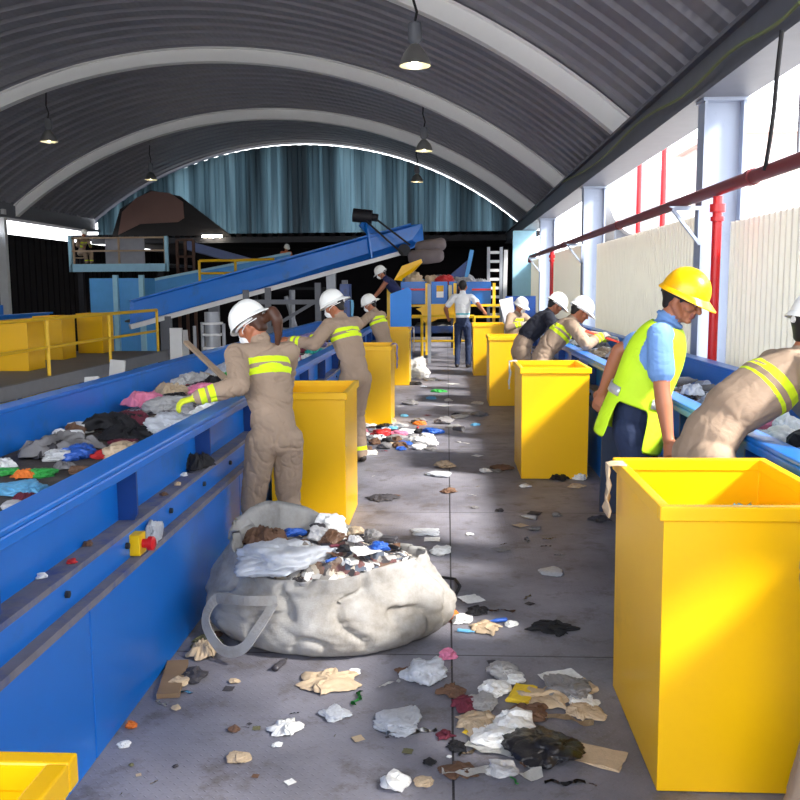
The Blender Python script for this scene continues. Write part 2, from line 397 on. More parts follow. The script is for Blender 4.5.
o = MB().tube(pts, .016, 6).build('hanging_cable', GREENC, smooth=True); tag(o, 'green cable strung along the right gutter', 'cable')

# ================================================================== LAMPS
def pendant(px, py, Y, label):
    p = at(px, py, Y); top = roofz(p.x)-.0
    t = thing('pendant_lamp', label, 'lamp', p, 'high-bay pendant lamps')
    part('cord', BLACKR, t, lambda b: b.tube([(p.x, p.y, p.z+.62), (p.x+.03, p.y, p.z+.75), (p.x-.03, p.y, p.z+.95), (p.x, p.y, top)], .02, 6), smooth=True)
    part('ballast_housing', GREYST, t, lambda b: b.lathe([(.02, .62), (.09, .6), (.10, .56), (.10, .36), (.07, .32), (.05, .3)], p, 20), smooth=True)
    rf = part('reflector', CHROME, t, lambda b: b.lathe([(.06, .3), (.09, .27), (.17, .17), (.22, .06), (.235, 0), (.225, .0), (.21, .06), (.16, .16), (.08, .25)], p, 28), smooth=True)
    part('bulb', mat('warm_bulb', '#ffe9b8', .4, emit=45), t, lambda b: b.lathe([(.005, .02), (.05, .05), (.06, .10), (.05, .16), (.03, .22)], p, 16), smooth=True)
pendant(415, 66, 13.6, 'largest pendant lamp, hanging nearest above the walkway')
pendant(49, 142, 24.5, 'pendant lamp at far left between the two arch ribs')
pendant(424, 151, 24.5, 'middle-sized pendant lamp above the walkway, in front of the gable')
pendant(151, 180, 34, 'small pendant lamp left of the gable wall')
pendant(417, 182, 34, 'smallest pendant lamp over the walkway against the teal gable')
p = at(212, 236, 38.6)
t = thing('hanging_lamp', 'lit fluorescent strip lamp under the gable beam', 'lamp', p)
part('housing', GREYST, t, lambda b: (b.box(p.x-.45, p.x+.45, p.y-.1, p.y+.1, p.z+.03, p.z+.12), b.box(p.x-.05, p.x+.05, p.y+.1, 38.84, p.z-.1, p.z+.1)))
part('tube', mat('lit_tube', '#fff4dc', .4, emit=12), t, lambda b: b.box(p.x-.42, p.x+.42, p.y-.08, p.y+.08, p.z-.06, p.z+.03))

# ================================================================== CONVEYORS
def conveyor(name, label, sx, xa, xf, y0, y1, gy0):
    """sx: +1 when the aisle lies at +x of the belt; xa aisle face, xf far lip."""
    t = thing(name, label, 'conveyor', (xa, (y0+y1)/2, 0))
    X = lambda d: xa-sx*d         # d metres inward from the aisle face
    def bx(b, d0, d1, ya, yb, z0, z1): b.box(min(X(d0), X(d1)), max(X(d0), X(d1)), ya, yb, z0, z1)
    y = y0
    k = 0
    while y < y1-.1:
        ye = min(y+2.13, y1)
        part('base_panel', BLUE, t, lambda b: bx(b, 0, .03, y+.004, ye-.004, .002, .52), bevel=.004)
        y = ye
    part('lower_ledge', LEDGE, t, lambda b: bx(b, -.008, .05, y0, y1, .52, .545))
    ch = part('channel', BLUE, t, lambda b: bx(b, .035, .05, y0, y1, .545, .655))
    y = gy0-1.07+.45
    while y < y1:
        part('bolt', DARKST, ch, lambda b: b.lathe([(.012, 0), (.012, .012), (.006, .014)], (X(.035)-(.0 if sx > 0 else .014), y, .60), 8, 'x'))
        y += .535
    part('upper_ledge', LEDGE, t, lambda b: bx(b, .015, .105, y0, y1, .655, .675))
    part('side_wall', BLUE, t, lambda b: bx(b, .092, .105, y0, y1, .675, .92))
    part('lip', BLUE, t, lambda b: (bx(b, .0, .105, y0, y1, .908, .93), bx(b, .0, .016, y0, y1, .87, .909)), bevel=.007)
    y = gy0
    while y < y1:
        part('gusset', BLUED, t, lambda b: b.prism([(X(.092), y, .675), (X(.092), y, .907), (X(.017), y, .907), (X(.017), y, .70), (X(.03), y, .676)], (0, .014, 0)))
        y += 1.07
    part('belt', BELT, t, lambda b: b.box(min(X(.105), xf), max(X(.105), xf), y0, y1, .66, .68))
    fs = -sx
    part('far_wall', BLUE, t, lambda b: (b.box(min(xf, xf+fs*.02), max(xf, xf+fs*.02), y0, y1, .55, .90)))
    part('far_lip', BLUE, t, lambda b: (b.box(min(xf, xf+fs*.12), max(xf, xf+fs*.12), y0, y1, .90, .925)), bevel=.005)
    part('frame', DARKST, t, lambda b: [b.box(min(X(.2), xf)+.05, max(X(.2), xf)-.05, q, q+.1, (-3 if sx > 0 else .005), .64) for q in np.arange(y0+.5, y1, 3.2)] and None)
    return t
LC = conveyor('sorting_conveyor', 'long blue sorting conveyor left of the walkway, its belt heaped with rubbish', 1, -1.16, -2.34, -1.5, 17.0, 2.22)
RC = conveyor('sorting_conveyor', 'blue sorting conveyor along the right side under the cream panels', -1, 1.24, 2.12, -1.5, 15.5, .6)
# emergency stop on the left conveyor's ledge
p = V((-1.2, 3.28, .547))
eb = part('control_box', mat('control_yellow', '#f3c400', .4), LC, lambda b: b.box(-1.21, -1.155, 3.24, 3.31, .549, .63), bevel=.004)
part('back_cover', STEEL, eb, lambda b: b.box(-1.25, -1.21, 3.245, 3.305, .552, .625))
part('stop_button', RED, eb, lambda b: b.lathe([(.018, 0), (.018, .02), (.027, .022), (.027, .04), (.02, .045)], (-1.155, 3.275, .59), 16, 'x'), smooth=True)
part('knob', BLACKR, eb, lambda b: b.lathe([(.016, 0), (.016, .02), (.01, .022)], (-1.275, 3.26, .585), 12, 'x'))

# ================================================================== BINS
def make_bin(label, x, y, w=.60, d=.74, h=.90, fl=.004):
    t = thing('sorting_bin', label, 'bin', (x, y, 0), 'yellow steel sorting bins')
    def body(b):
        th = .012
        def ring(o, z, e): return [(x-e+o, y-e+o, z), (x+w+e-o, y-e+o, z), (x+w+e-o, y+d+e-o, z), (x-e+o, y+d+e-o, z)]
        vs = ring(0, .004, 0)+ring(0, h-.01, fl)+ring(th, h-.01, fl)+ring(th, .02, 0)
        fs = [(3, 2, 1, 0), (12, 13, 14, 15)]
        for a in (0, 4, 8):
            for k in range(4): fs.append((a+k, a+(k+1) % 4, a+4+(k+1) % 4, a+4+k))
        b.add(vs, fs)
    part('body', YEL, t, body, bevel=.003)
    def rim(b):
        e = fl+.014; z0, z1 = h-.045, h; q = .032
        b.box(x-e, x+w+e, y-e, y-e+q, z0, z1); b.box(x-e, x+w+e, y+d+e-q, y+d+e, z0, z1)
        b.box(x-e, x-e+q, y-e+q, y+d+e-q, z0, z1); b.box(x+w+e-q, x+w+e, y-e+q, y+d+e-q, z0, z1)
    part('rim', YEL, t, rim, bevel=.004)
    return t
BW = .60
b0 = make_bin('large yellow bin nearest on the right, cut by the photo edge', .645, 2.64, w=.53, h=.905)
def bin_at(x, y, label, src=b0):
    c = copy_tree(src, (x, y, 0)); c['label'] = label; return c
bin_at(.60, 7.2, 'yellow bin on the right just beyond the man in the lime vest')
bin_at(.55, 11.7, 'third yellow bin along the right side, beside the stooping workers')
bin_at(.46, 15.75, 'farthest yellow bin on the right, beside the person in a white shirt')
bl = make_bin('yellow bin on the left behind the nearest worker in coveralls', -1.11, 5.55, w=.47)
bin_at(-1.10, 10.0, 'middle yellow bin on the left, a purple bag hung on its rim', bl)
bin_at(-1.07, 14.2, 'farthest yellow bin on the left, beside the blue upright panel', bl)
bin_at(-1.1, .42, 'yellow bin cut off in the bottom left corner', bl).location = (-1.01, .42, 0)

# ================================================================== PEOPLE
def cloth_mat(name, col, stripe='#d8f21a', rough=.85):
    m = bpy.data.materials.new(name); m.use_nodes = True; N = m.node_tree.nodes; L = m.node_tree.links; b = N['Principled BSDF']
    tc = N.new('ShaderNodeTexCoord'); nz = N.new('ShaderNodeTexNoise'); nz.inputs['Scale'].default_value = 7; nz.inputs['Detail'].default_value = 6
    L.new(tc.outputs['Object'], nz.inputs['Vector'])
    mx = N.new('ShaderNodeMix'); mx.data_type = 'RGBA'; c = lin(col)
    mx.inputs['A'].default_value = [q*.85 for q in c]+[1]; mx.inputs['B'].default_value = [min(1, q*1.15) for q in c]+[1]
    L.new(nz.outputs['Fac'], mx.inputs['Factor'])
    out = mx.outputs['Result']
    if stripe:
        at_ = N.new('ShaderNodeAttribute'); at_.attribute_name = 'stripe'
        lt = N.new('ShaderNodeMath'); lt.operation = 'LESS_THAN'; lt.inputs[1].default_value = 0.0; L.new(at_.outputs['Fac'], lt.inputs[0])
        m2 = N.new('ShaderNodeMix'); m2.data_type = 'RGBA'; L.new(lt.outputs[0], m2.inputs['Factor']); L.new(out, m2.inputs['A']); m2.inputs['B'].default_value = lin(stripe)+[1]
        out = m2.outputs['Result']
    L.new(out, b.inputs['Base Color']); b.inputs['Roughness'].default_value = rough
    n2 = N.new('ShaderNodeTexNoise'); n2.inputs['Scale'].default_value = 11; n2.inputs['Detail'].default_value = 5; n2.inputs['Distortion'].default_value = 1.2; L.new(tc.outputs['Object'], n2.inputs['Vector'])
    bp = N.new('ShaderNodeBump'); bp.inputs['Strength'].default_value = .35; bp.inputs['Distance'].default_value = .02
    L.new(n2.outputs['Fac'], bp.inputs['Height']); L.new(bp.outputs['Normal'], b.inputs['Normal'])
    return m
TAN = cloth_mat('tan_coverall', '#9c8672')
NAVYJ = cloth_mat('navy_jacket', '#1d1f2c', None)
BLUESH = cloth_mat('blue_shirt', '#6f97cf', None)
DENIM = cloth_mat('dark_denim', '#1f2c4a', None)
WTEE = cloth_mat('white_tee', '#eef0f2', '#4fb9c8')
NAVYV = cloth_mat('navy_vest', '#1c2450', None)
SKIN = mat('skin', '#a8694a', .5, var=.08, scale=9)
GLOVE = mat('lime_glove', '#d6df2c', .8, var=.1)
GLOVEG = mat('grey_glove', '#b9b4a6', .85, var=.1)
BOOT = mat('boot_leather', '#2a221d', .6, var=.2)
HAIR = mat('dark_hair', '#17110f', .55, var=.3, scale=30)
HAIRB = mat('brown_hair', '#4a2b1c', .5, var=.3, scale=30)
HELW = mat('white_helmet', '#f3f3ee', .3, var=.02)
HELY = mat('yellow_helmet', '#f9b90c', .28, var=.02)
MASKW = mat('white_mask', '#f1f1ef', .8, var=.03)
LIME = cloth_mat('lime_vest', '#c8f01e', '#c9ccd0', .7)
TAGM = {'tan': TAN, 'skin': SKIN, 'glove': GLOVE, 'gloveg': GLOVEG, 'boot': BOOT, 'navyj': NAVYJ, 'shirt': BLUESH, 'denim': DENIM, 'tee': WTEE, 'navyv': NAVYV, 'lip': mat('lips', '#8a4a3c', .5), 'hairs': HAIR}

class Body:
    def __init__(s): s.seg = []
    def cap(s, p, q, r0, r1, tag, side=None, f0=1., f1=1., bands=None, off=0.):
        """capsule p->q; r along 'side', r*f along the other axis"""
        p, q = V(p), V(q)
        d = q-p; L = d.length
        d = d/L if L > 1e-6 else V((0, 0, 1))
        a = V(side) if side is not None else d.orthogonal()
        a = (a-d*a.dot(d))
        a = a.normalized() if a.length > 1e-4 else d.orthogonal().normalized()
        s.seg.append(dict(p=p, q=q, d=d, L=L, a=a, b=d.cross(a).normalized(), rx0=r0, rx1=r1, ry0=r0*f0, ry1=r1*f1, tag=tag, bands=bands, off=off))
    def mesh(s, n=16):
        vs, fs = [], []
        for g in s.seg:
            rings = []
            e0 = min(g['rx0'], g['ry0']); e1 = min(g['rx1'], g['ry1'])
            for k in range(4):
                th = PI/2*(k/4)
                rings.append((g['p']-g['d']*(e0*math.cos(th)), max(.03, math.sin(th)), 0))
            rings.append((g['p'], 1, 0)); rings.append((g['q'], 1, 1))
            for k in range(1, 5):
                th = PI/2*(k/4)
                rings.append((g['q']+g['d']*(e1*math.sin(th)), max(.03, math.cos(th)), 1))
            b0_ = len(vs)
            for c, sc, w in rings:
                rx = (g['rx1'] if w else g['rx0'])*sc; ry = (g['ry1'] if w else g['ry0'])*sc
                for k in range(n):
                    t = 2*PI*k/n; vs.append(c+g['a']*(rx*math.cos(t))+g['b']*(ry*math.sin(t)))
            m = len(rings)
            for i in range(m-1):
                for k in range(n): fs.append((b0_+i*n+k, b0_+i*n+(k+1) % n, b0_+(i+1)*n+(k+1) % n, b0_+(i+1)*n+k))
            fs.append(tuple(b0_+k for k in range(n))[::-1]); fs.append(tuple(b0_+(m-1)*n+k for k in range(n)))
        return vs, fs
    def solid(s, name, base, vox, wr=.0, cloth=(), parent=None, smooth=4, seed=0):
        vs, fs = s.mesh(); base = V(base)
        me = bpy.data.meshes.new('tmp'); me.from_pydata([v-base for v in vs], [], fs)
        o = bpy.data.objects.new('tmp', me); COL.objects.link(o)
        md = o.modifiers.new('r', 'REMESH'); md.mode = 'VOXEL'; md.voxel_size = vox; md.adaptivity = 0
        m2 = o.modifiers.new('s', 'SMOOTH'); m2.factor = .5; m2.iterations = smooth
        dg = bpy.context.evaluated_depsgraph_get(); dg.update()
        nm = bpy.data.meshes.new_from_object(o.evaluated_get(dg))
        bpy.data.objects.remove(o); bpy.data.meshes.remove(me)
        n = len(nm.vertices); P = np.empty(n*3, np.float32); nm.vertices.foreach_get('co', P); P = P.reshape(-1, 3)
        W = P+np.array(base)
        best = np.full(n, 1e9); idx = np.zeros(n, int); tpar = np.zeros(n)
        for i, g in enumerate(s.seg):
            d = W-np.array(g['p']); t = np.clip(d@np.array(g['d']), 0, g['L'])
            rel = d-t[:, None]*np.array(g['d']); w = t/max(g['L'], 1e-6)
            ax = d@np.array(g['d'])-t
            rx = g['rx0']+(g['rx1']-g['rx0'])*w; ry = g['ry0']+(g['ry1']-g['ry0'])*w
            e = np.sqrt((rel@np.array(g['a'])/rx)**2+(rel@np.array(g['b'])/ry)**2+(ax/np.minimum(rx, ry))**2)
            e = (e-1)*np.minimum(rx, ry)          # approx signed distance
            k = e < best; best[k] = e[k]; idx[k] = i; tpar[k] = (d@np.array(g['d']))[k]+g['off']
        tags = [g['tag'] for g in s.seg]; used = []
        for q in tags:
            if q not in used: used.append(q)
        for q in used: nm.materials.append(TAGM[q] if q in TAGM else q)
        st = np.ones(n, np.float32)
        for i, g in enumerate(s.seg):
            if g['bands']:
                k = idx == i
                for c, hw in g['bands']: st[k] = np.minimum(st[k], np.abs(tpar[k]-c)-hw)
        if cloth:
            isc = np.array([q in cloth for q in tags])[idx]
            N = np.empty(n*3, np.float32); nm.vertices.foreach_get('normal', N); N = N.reshape(-1, 3)
            if wr:
                for j in np.nonzero(isc)[0]:
                    q = V(W[j]); w = noise.noise(q*3.1+V((seed, 0, 0)))
                    n1 = abs(noise.noise(V((q.x*6+w*2.2, q.y*6+w, q.z*10+w*2.5+seed))))
                    n2 = abs(noise.noise(V((q.x*13+w*2, q.y*13+seed, q.z*17+w*3))))
                    n3 = noise.noise(V((q.x*5, q.y*5, q.z*5+seed*2)))
                    P[j] += N[j]*(wr*(.55*n3-1.15*max(0, 1-n1/.20)**1.5-.5*max(0, 1-n2/.16)+.35))
        nm.vertices.foreach_set('co', P.ravel())
        A = nm.attributes.new('stripe', 'FLOAT', 'POINT'); A.data.foreach_set('value', st)
        ti = np.array([used.index(q) for q in tags])[idx]
        lv = np.empty(len(nm.loops), np.int32); nm.loops.foreach_get('vertex_index', lv)
        ls = np.empty(len(nm.polygons), np.int32); nm.polygons.foreach_get('loop_start', ls)
        nm.polygons.foreach_set('material_index', ti[lv[ls]].astype(np.int32))
        nm.polygons.foreach_set('use_smooth', np.ones(len(nm.polygons), bool))
        nm.update()
        ob = link(name, nm, parent, (0, 0, 0) if parent is not None else base)
        return ob

def ik(a, t, l1, l2, pole):
    d = t-a; D = min(d.length, (l1+l2)*.999); u = d.normalized()
    x = (l1*l1-l2*l2+D*D)/(2*D); h = math.sqrt(max(0, l1*l1-x*x))
    p = V(pole); p = (p-u*p.dot(u)).normalized()
    return a+u*x+p*h, a+u*D

def hand(B, w, d, nrm, tag, s=1., curl=.5, thumb=1):
    """palm from wrist w along d, palm faces nrm; thumb on the side d x nrm * thumb"""
    d = V(d).normalized(); nrm = (V(nrm)-d*V(nrm).dot(d)).normalized(); sd = d.cross(nrm)*thumb
    B.cap(w, w+d*.045*s, .026*s, .036*s, tag, sd, .75, .42)
    B.cap(w+d*.045*s, w+d*.085*s, .036*s, .040*s, tag, sd, .42, .36)
    for k, (o, L) in enumerate(((.032, .070), (.011, .078), (-.011, .072), (-.032, .056))):
        r = .0098*s; p = w+d*.088*s+sd*o*s; ang = .18
        dd = d+sd*(o*2.0)
        for j, f in enumerate((.46, .30, .24)):
            ang += curl*(.55+.25*j)
            v = (dd.normalized()*math.cos(ang)+nrm*math.sin(ang))
            q = p+v*(L*f*s); B.cap(p, q, r*(1-.06*j), r*(1-.06*(j+1)), tag); p = q
    p = w+d*.025*s+sd*.028*s; v = (d*.6+sd*.75+nrm*.35).normalized(); q = p+v*.04*s
    B.cap(p, q, .014*s, .0115*s, tag); v2 = (d*.95+sd*.2+nrm*(.35+curl*.3)).normalized(); B.cap(q, q+v2*.03*s, .0115*s, .0095*s, tag)

def head(B, c, fw, up, s=1., skin='skin', detail=True):
    fw = V(fw).normalized(); up = (V(up)-fw*V(up).dot(fw)).normalized(); rt = fw.cross(up)
    P = lambda f, r, u: c+fw*(f*s)+rt*(r*s)+up*(u*s)
    B.cap(P(-.028, 0, .03), P(.025, 0, .028), .074*s, .071*s, skin, rt, 1.12, 1.1)
    B.cap(P(-.01, 0, -.01), P(.048, 0, -.075), .066*s, .036*s, skin, rt, .95, .8)      # face to chin
    B.cap(P(.055, 0, .0), P(.062, 0, -.055), .045*s, .034*s, skin, rt, .7, .7)
    for q in (-1, 1):
        B.cap(P(-.002, q*.058, -.03), P(.035, q*.036, -.072), .024*s, .018*s, skin)          # jaw
        B.cap(P(.072, q*.034, -.012), P(.060, q*.048, -.02), .019*s, .018*s, skin)           # cheek
        B.cap(P(-.004, q*.076, .012), P(-.008, q*.080, -.022), .017*s, .012*s, skin, fw, .5, .5)  # ear
    if detail:
        B.cap(P(.086, -.035, .028), P(.086, .035, .028), .0125*s, .0125*s, skin)              # brow
        B.cap(P(.088, 0, .022), P(.112, 0, -.022), .0095*s, .0135*s, skin)                   # nose
        B.cap(P(.094, -.011, -.025), P(.094, .011, -.025), .0105*s, .0105*s, skin)
        B.cap(P(.091, -.017, -.046), P(.091, .017, -.046), .0085*s, .0085*s, 'lip')
        B.cap(P(.089, -.015, -.056), P(.089, .015, -.056), .009*s, .009*s, 'lip')
        B.cap(P(.078, -.01, -.083), P(.078, .01, -.083), .016*s, .016*s, skin)
    return rt

def helmet(par, base, c, fw, up, m, s=1., rev=1, visor=.042):
    fw = V(fw).normalized(); up = (V(up)-fw*V(up).dot(fw)).normalized(); rt = fw.cross(up)
    o = c+up*(.035*s)+fw*(.004*s)
    b = MB(); n = 36; k = 12; vs = []; fs = []
    for i in range(k+1):
        ph = PI/2*i/k
        for j in range(n):
            a = 2*PI*j/n
            rr = max(.02, math.cos(ph)**.86); hx = .102*rr; hy = .126*rr
            z = .130*math.sin(ph)**.95
            ridge = .007*math.exp(-((math.sin(a)*hx)/.016)**2)*math.sin(ph) if abs(math.sin(a)) < .6 or ph > 1 else 0
            vs.append(o+(fw*(math.cos(a)*hy)+rt*(math.sin(a)*hx)+up*(z+ridge))*s)
    for i in range(k):
        for j in range(n): fs.append((i*n+j, i*n+(j+1) % n, (i+1)*n+(j+1) % n, (i+1)*n+j))
    fs.append(tuple(range(k*n, (k+1)*n)))
    b.add(vs, fs)
    # brim
    vs = []; fs = []
    for j in range(n):
        a = 2*PI*j/n; front = max(0, math.cos(a)*rev)**1.5; e = .014+visor*front
        u = V((math.cos(a)*.126, math.sin(a)*.102)); w = V((math.cos(a)*(.126+e), math.sin(a)*(.102+.014+.01*front)))
        for q, z in ((u, .012), (w, -.008-.014*front), (w, -.013-.014*front), (u*.97, .0)):
            vs.append(o+(fw*q[0]+rt*q[1]+up*z)*s)
    for j in range(n):
        for q in range(4): fs.append((j*4+q, j*4+(q+1) % 4, ((j+1) % n)*4+(q+1) % 4, ((j+1) % n)*4+q))
    b.add(vs, fs)
    hm = b.build('hard_hat', m, par, smooth=True)
    bb = MB()
    bb.tube([o+(fw*(math.cos(q)*.098)+rt*(math.sin(q)*.085)-up*.018)*s for q in np.linspace(.6, 2*PI-.6, 22)], .009*s, 6)
    bb.build('head_band', BLACKR if m is HELY else MASKW, hm, smooth=True)
    kb = MB(); kb.tube([o+(-fw*.100-up*.022)*s, o+(-fw*.118-up*.024)*s], .014*s, 12); kb.build('adjuster_knob', BLACKR if m is HELY else MASKW, hm, smooth=True)
    return hm

def person(label, base, yaw, h=1.65, lean=0., side=0., hp=.3, hy=0., tl=None, tr=None, pl=None, pr=None, top='tan', bottom='tan', glove='skin', foot=None, sleeve='long', vox=.009,
           bulk=1., helm=HELW, mask=False, hair=HAIR, pony=False, stripes=True, crouch=0., curl=.5, handn=None, twist=0., vest=None, kneel=None, wr=.008, fingers=True, seat=None, groupn=None, eyes=False, hrev=1, pf=0., neckup=None):
    s = h/1.7; base = V(base); Z = V((0, 0, 1))
    Fd = V((math.cos(yaw), math.sin(yaw), 0)); Rt = V((math.sin(yaw), -math.cos(yaw), 0))
    B = Body()
    pel = base+Z*(.90*s-crouch)-Fd*((.16*math.sin(lean)-pf)*s)
    if seat is not None: pel = base+Z*seat
    rot = lambda v, ax, a: Matrix.Rotation(a, 3, ax) @ v
    def T(k): return (Z*math.cos(lean*k)+Fd*math.sin(lean*k)+Rt*math.sin(side*k)).normalized()
    t1, t2 = T(.8), T(1.12)
    R2 = rot(Rt, t2, twist)
    F2 = t2.cross(R2).normalized()
    if F2.dot(Fd) < 0: F2 = -F2
    wst = pel+t1*(.17*s); chs = wst+t2*(.19*s); nk = chs+t2*(.19*s)
    bu = bulk
    bk = [(.315, .018), (.375, .018)] if (stripes and top == 'tan') else None
    B.cap(pel-Z*(.05*s), pel+t1*.06*s, .140*bu*s, .142*bu*s, bottom, Rt, .78, .78)
    B.cap(pel+t1*.05*s, wst, .142*bu*s, .130*bu*s, bottom if bottom != top else top, Rt, .78, .76)
    wb = [(.155, .014)] if top == 'tee' else None
    B.cap(wst+t1*.02*s-(t1*.06*s if top == 'tee' else V((0, 0, 0))), chs, .146*bu*s, .165*bu*s, top, R2, .78, .74, bands=bk or wb, off=(.13*s if top == 'tee' else .17*s))
    B.cap(chs, nk-t2*.08*s, .168*bu*s, .160*bu*s, top, R2, .74, .62, bands=bk, off=.36*s)
    B.cap(nk-t2*.08*s, nk-t2*.012*s, .12*bu*s, .072*s, top, R2, .7, .8, bands=bk, off=.47*s)
    # neck + head
    hd = (t2*(1-.35*min(1, hp))+Z*.35+F2*.0).normalized()
    if neckup is not None: hd = (t2*(1-neckup)+Z*neckup).normalized()
    hf0 = rot(Fd, Z, hy); hf = (hf0*math.cos(hp)-Z*math.sin(hp)).normalized()
    hu = (hf0*math.sin(hp)+Z*math.cos(hp)).normalized()
    hc = nk+hd*(.08*s)+hu*(.065*s)+hf*(.025*s)
    B.cap(nk-t2*.02*s, hc-hu*.05*s-hf*.015*s, .054*s, .050*s, 'skin')
    hs = s*1.04
    head(B, hc, hf, hu, hs, 'skin', vox < .01)
    # collar
    B.cap(nk-t2*.01*s, nk+hd*.025*s, .064*s, .062*s, top)
    # arms
    hands = []
    for q, tg, pole in ((-1, tl, pl), (1, tr, pr)):
        sh = nk-t2*(.055*s)+R2*(q*.175*bu**.5*s)
        if tg is None: tg = sh-Z*(.50*s)+R2*(q*.07*s)+Fd*.06*s
        pole = V(pole) if pole is not None else (-Fd*.7+R2*(q*.8)-Z*.6)
        el, wr_ = ik(sh, V(tg), .285*s, .25*s, pole)
        ud = (el-sh).normalized(); fd = (wr_-el).normalized()
        B.cap(nk-t2*.06*s+R2*(q*.07*s), sh, (.076 if top == 'tan' else .070)*bu*s, (.070 if top == 'tan' else .062)*bu*s, top, F2, .9, 1, bands=None)
        ab = [(.165*s, .016), (.22*s, .016)] if (stripes and top == 'tan') else None
        if sleeve == 'long':
            B.cap(sh, el, .070*bu*s, .060*bu*s, top); B.cap(el, wr_-fd*.015*s, .060*bu*s, .047*bu*s, top, bands=ab)
        elif sleeve == 'short':
            B.cap(sh, sh+ud*.19*s, .062*bu*s, .066*bu*s, top); B.cap(sh, el, .048*s, .043*s, 'skin')
            B.cap(el, el+fd*.08*s, .043*s, .044*s, 'skin'); B.cap(el+fd*.08*s, wr_, .044*s, .029*s, 'skin')
        else:
            B.cap(sh, el, .056*s, .043*s, 'skin'); B.cap(el, wr_, .044*s, .029*s, 'skin')
        B.cap(wr_-fd*.03*s, wr_+fd*.01*s, .030*s, .030*s, glove)
        nr = V(handn) if handn is not None else (-R2*q*.6-Z*.8)
        if fingers: hand(B, wr_, fd, nr, glove, s*1.03, curl, thumb=q)
        else: B.cap(wr_, wr_+fd*.09*s, .034*s, .03*s, glove, None, .6, .6); B.cap(wr_+fd*.03*s, wr_+fd*.07*s+R2*(-q*.045*s), .014*s, .012*s, glove)
        hands.append(wr_+fd*.08*s)
    # legs
    foot = foot or ((.0, -.11), (.0, .11))
    for q, (ff, fr) in zip((-1, 1), foot):
        hp_ = pel-Z*.06*s+Rt*(q*.085*s)
        an = base+Fd*(ff*s)+Rt*(fr*s)+Z*(.085*s)
        kn, an = ik(hp_, an, .388*s, .382*s, Fd+Rt*q*.12)
        an.z = base.z+.085*s
        sd = (kn-hp_).normalized()
        bag = .018*s if bottom == 'tan' else .006*s
        lb = [(.33*s, .018)] if (stripes and bottom == 'tan') else None
        B.cap(hp_, kn, (.088*s+bag*.6)*bu, (.060*s+bag)*bu, bottom)
        B.cap(kn, an+Z*.0*s, (.060*s+bag)*bu, (.047*s+bag*1.2)*bu, bottom, bands=lb)
        fdir = (Fd+Rt*q*.15).normalized()
        B.cap(an-Z*.045*s-fdir*.045*s, an-Z*.05*s+fdir*.13*s, .040*s, .040*s, 'boot', Rt, .88, .72)
        B.cap(an, an-Z*.04*s, .045*s, .044*s, 'boot')
    o = B.solid('person', base, vox, wr*s, ('tan', 'navyj', 'shirt', 'denim', 'tee', 'navyv'), smooth=3 if vox < .008 else 2, seed=len(bpy.data.objects))
    # clamp soles on the floor
    for v in o.data.vertices:
        if v.co.z < .003: v.co.z = .003
    tag(o, label, 'person', groupn)
    rt = hf.cross(hu)
    if hair:
        C = Body(); TAGM['h_'] = hair
        P = lambda f, r, u: hc+hf*(f*hs)+rt*(r*hs)+hu*(u*hs)
        C.cap(P(-.036, 0, .035), P(.018, 0, .045), .079*hs, .074*hs, 'h_', rt, 1.12, 1.05)
        C.cap(P(-.05, 0, .0), P(-.052, 0, -.045), .068*hs, .05*hs, 'h_', rt, .75, .6)
        for q in (-1, 1): C.cap(P(.022, q*.071, .025), P(.016, q*.073, -.002), .013*hs, .008*hs, 'h_')
        if pony:
            a = P(-.11, 0, -.02)
            pts = [a, a-hf*.05+Z*.01, a-hf*.085-Z*.05, a-hf*.085-Z*.13+rt*.01, a-hf*.06-Z*.20+rt*.02]
            for i in range(4): C.cap(pts[i], pts[i+1], (.026, .036, .036, .026)[i]*s, (.036, .036, .026, .012)[i]*s, 'h_')
        C.solid('hair', base, max(vox, .008), 0, parent=o, smooth=2)
    if helm: helmet(o, base, hc, hf, hu, helm, hs, hrev)
    if mask:
        C = Body(); TAGM['m_'] = MASKW
        P = lambda f, r, u: hc+hf*(f*hs)+rt*(r*hs)+hu*(u*hs)
        C.cap(P(.075, 0, -.012), P(.072, 0, -.07), .042*hs, .038*hs, 'm_', rt, .9, .8)
        C.cap(P(.108, 0, -.03), P(.104, 0, -.05), .022*hs, .02*hs, 'm_', rt, .9, .9)
        mk = C.solid('dust_mask', base, max(.007, vox*.8), 0, parent=o, smooth=2)
        sb = MB(); 
        for q in (-1, 1): sb.tube([P(.06, q*.045, -.03), P(.03, q*.075, -.01), P(-.02, q*.09, .0), P(-.09, q*.06, .0)], .003*hs, 5)
        sb.build('strap', MASKW, mk, smooth=True)
    if eyes:
        P = lambda f, r, u: hc+hf*(f*hs)+rt*(r*hs)+hu*(u*hs)
        for q in (-1, 1):
            e = MB(); e.lathe([(.001, -.011), (.007, -.0085), (.011, 0), (.007, .0085), (.001, .011)], P(.078, q*.031, .008), 12)
            ey = e.build('eye', mat('eye_white', '#d9d4cc', .3), o, smooth=True)
            MB().lathe([(.001, -.006), (.0055, 0), (.001, .006)], P(.0862, q*.031, .006), 10).build('iris', HAIR, ey, smooth=True)
            eb_ = MB(); eb_.tube([P(.094, q*.012, .033), P(.0955, q*.03, .037), P(.083, q*.05, .033)], [.004, .005, .003], 6); eb_.build('eyebrow', HAIR, o, smooth=True)
    return o, dict(pel=pel, wst=wst, chs=chs, nk=nk, t1=t1, t2=t2, R2=R2, F2=F2, Rt=Rt, Fd=Fd, hc=hc, hf=hf, hu=hu, hands=hands, s=s, base=base)

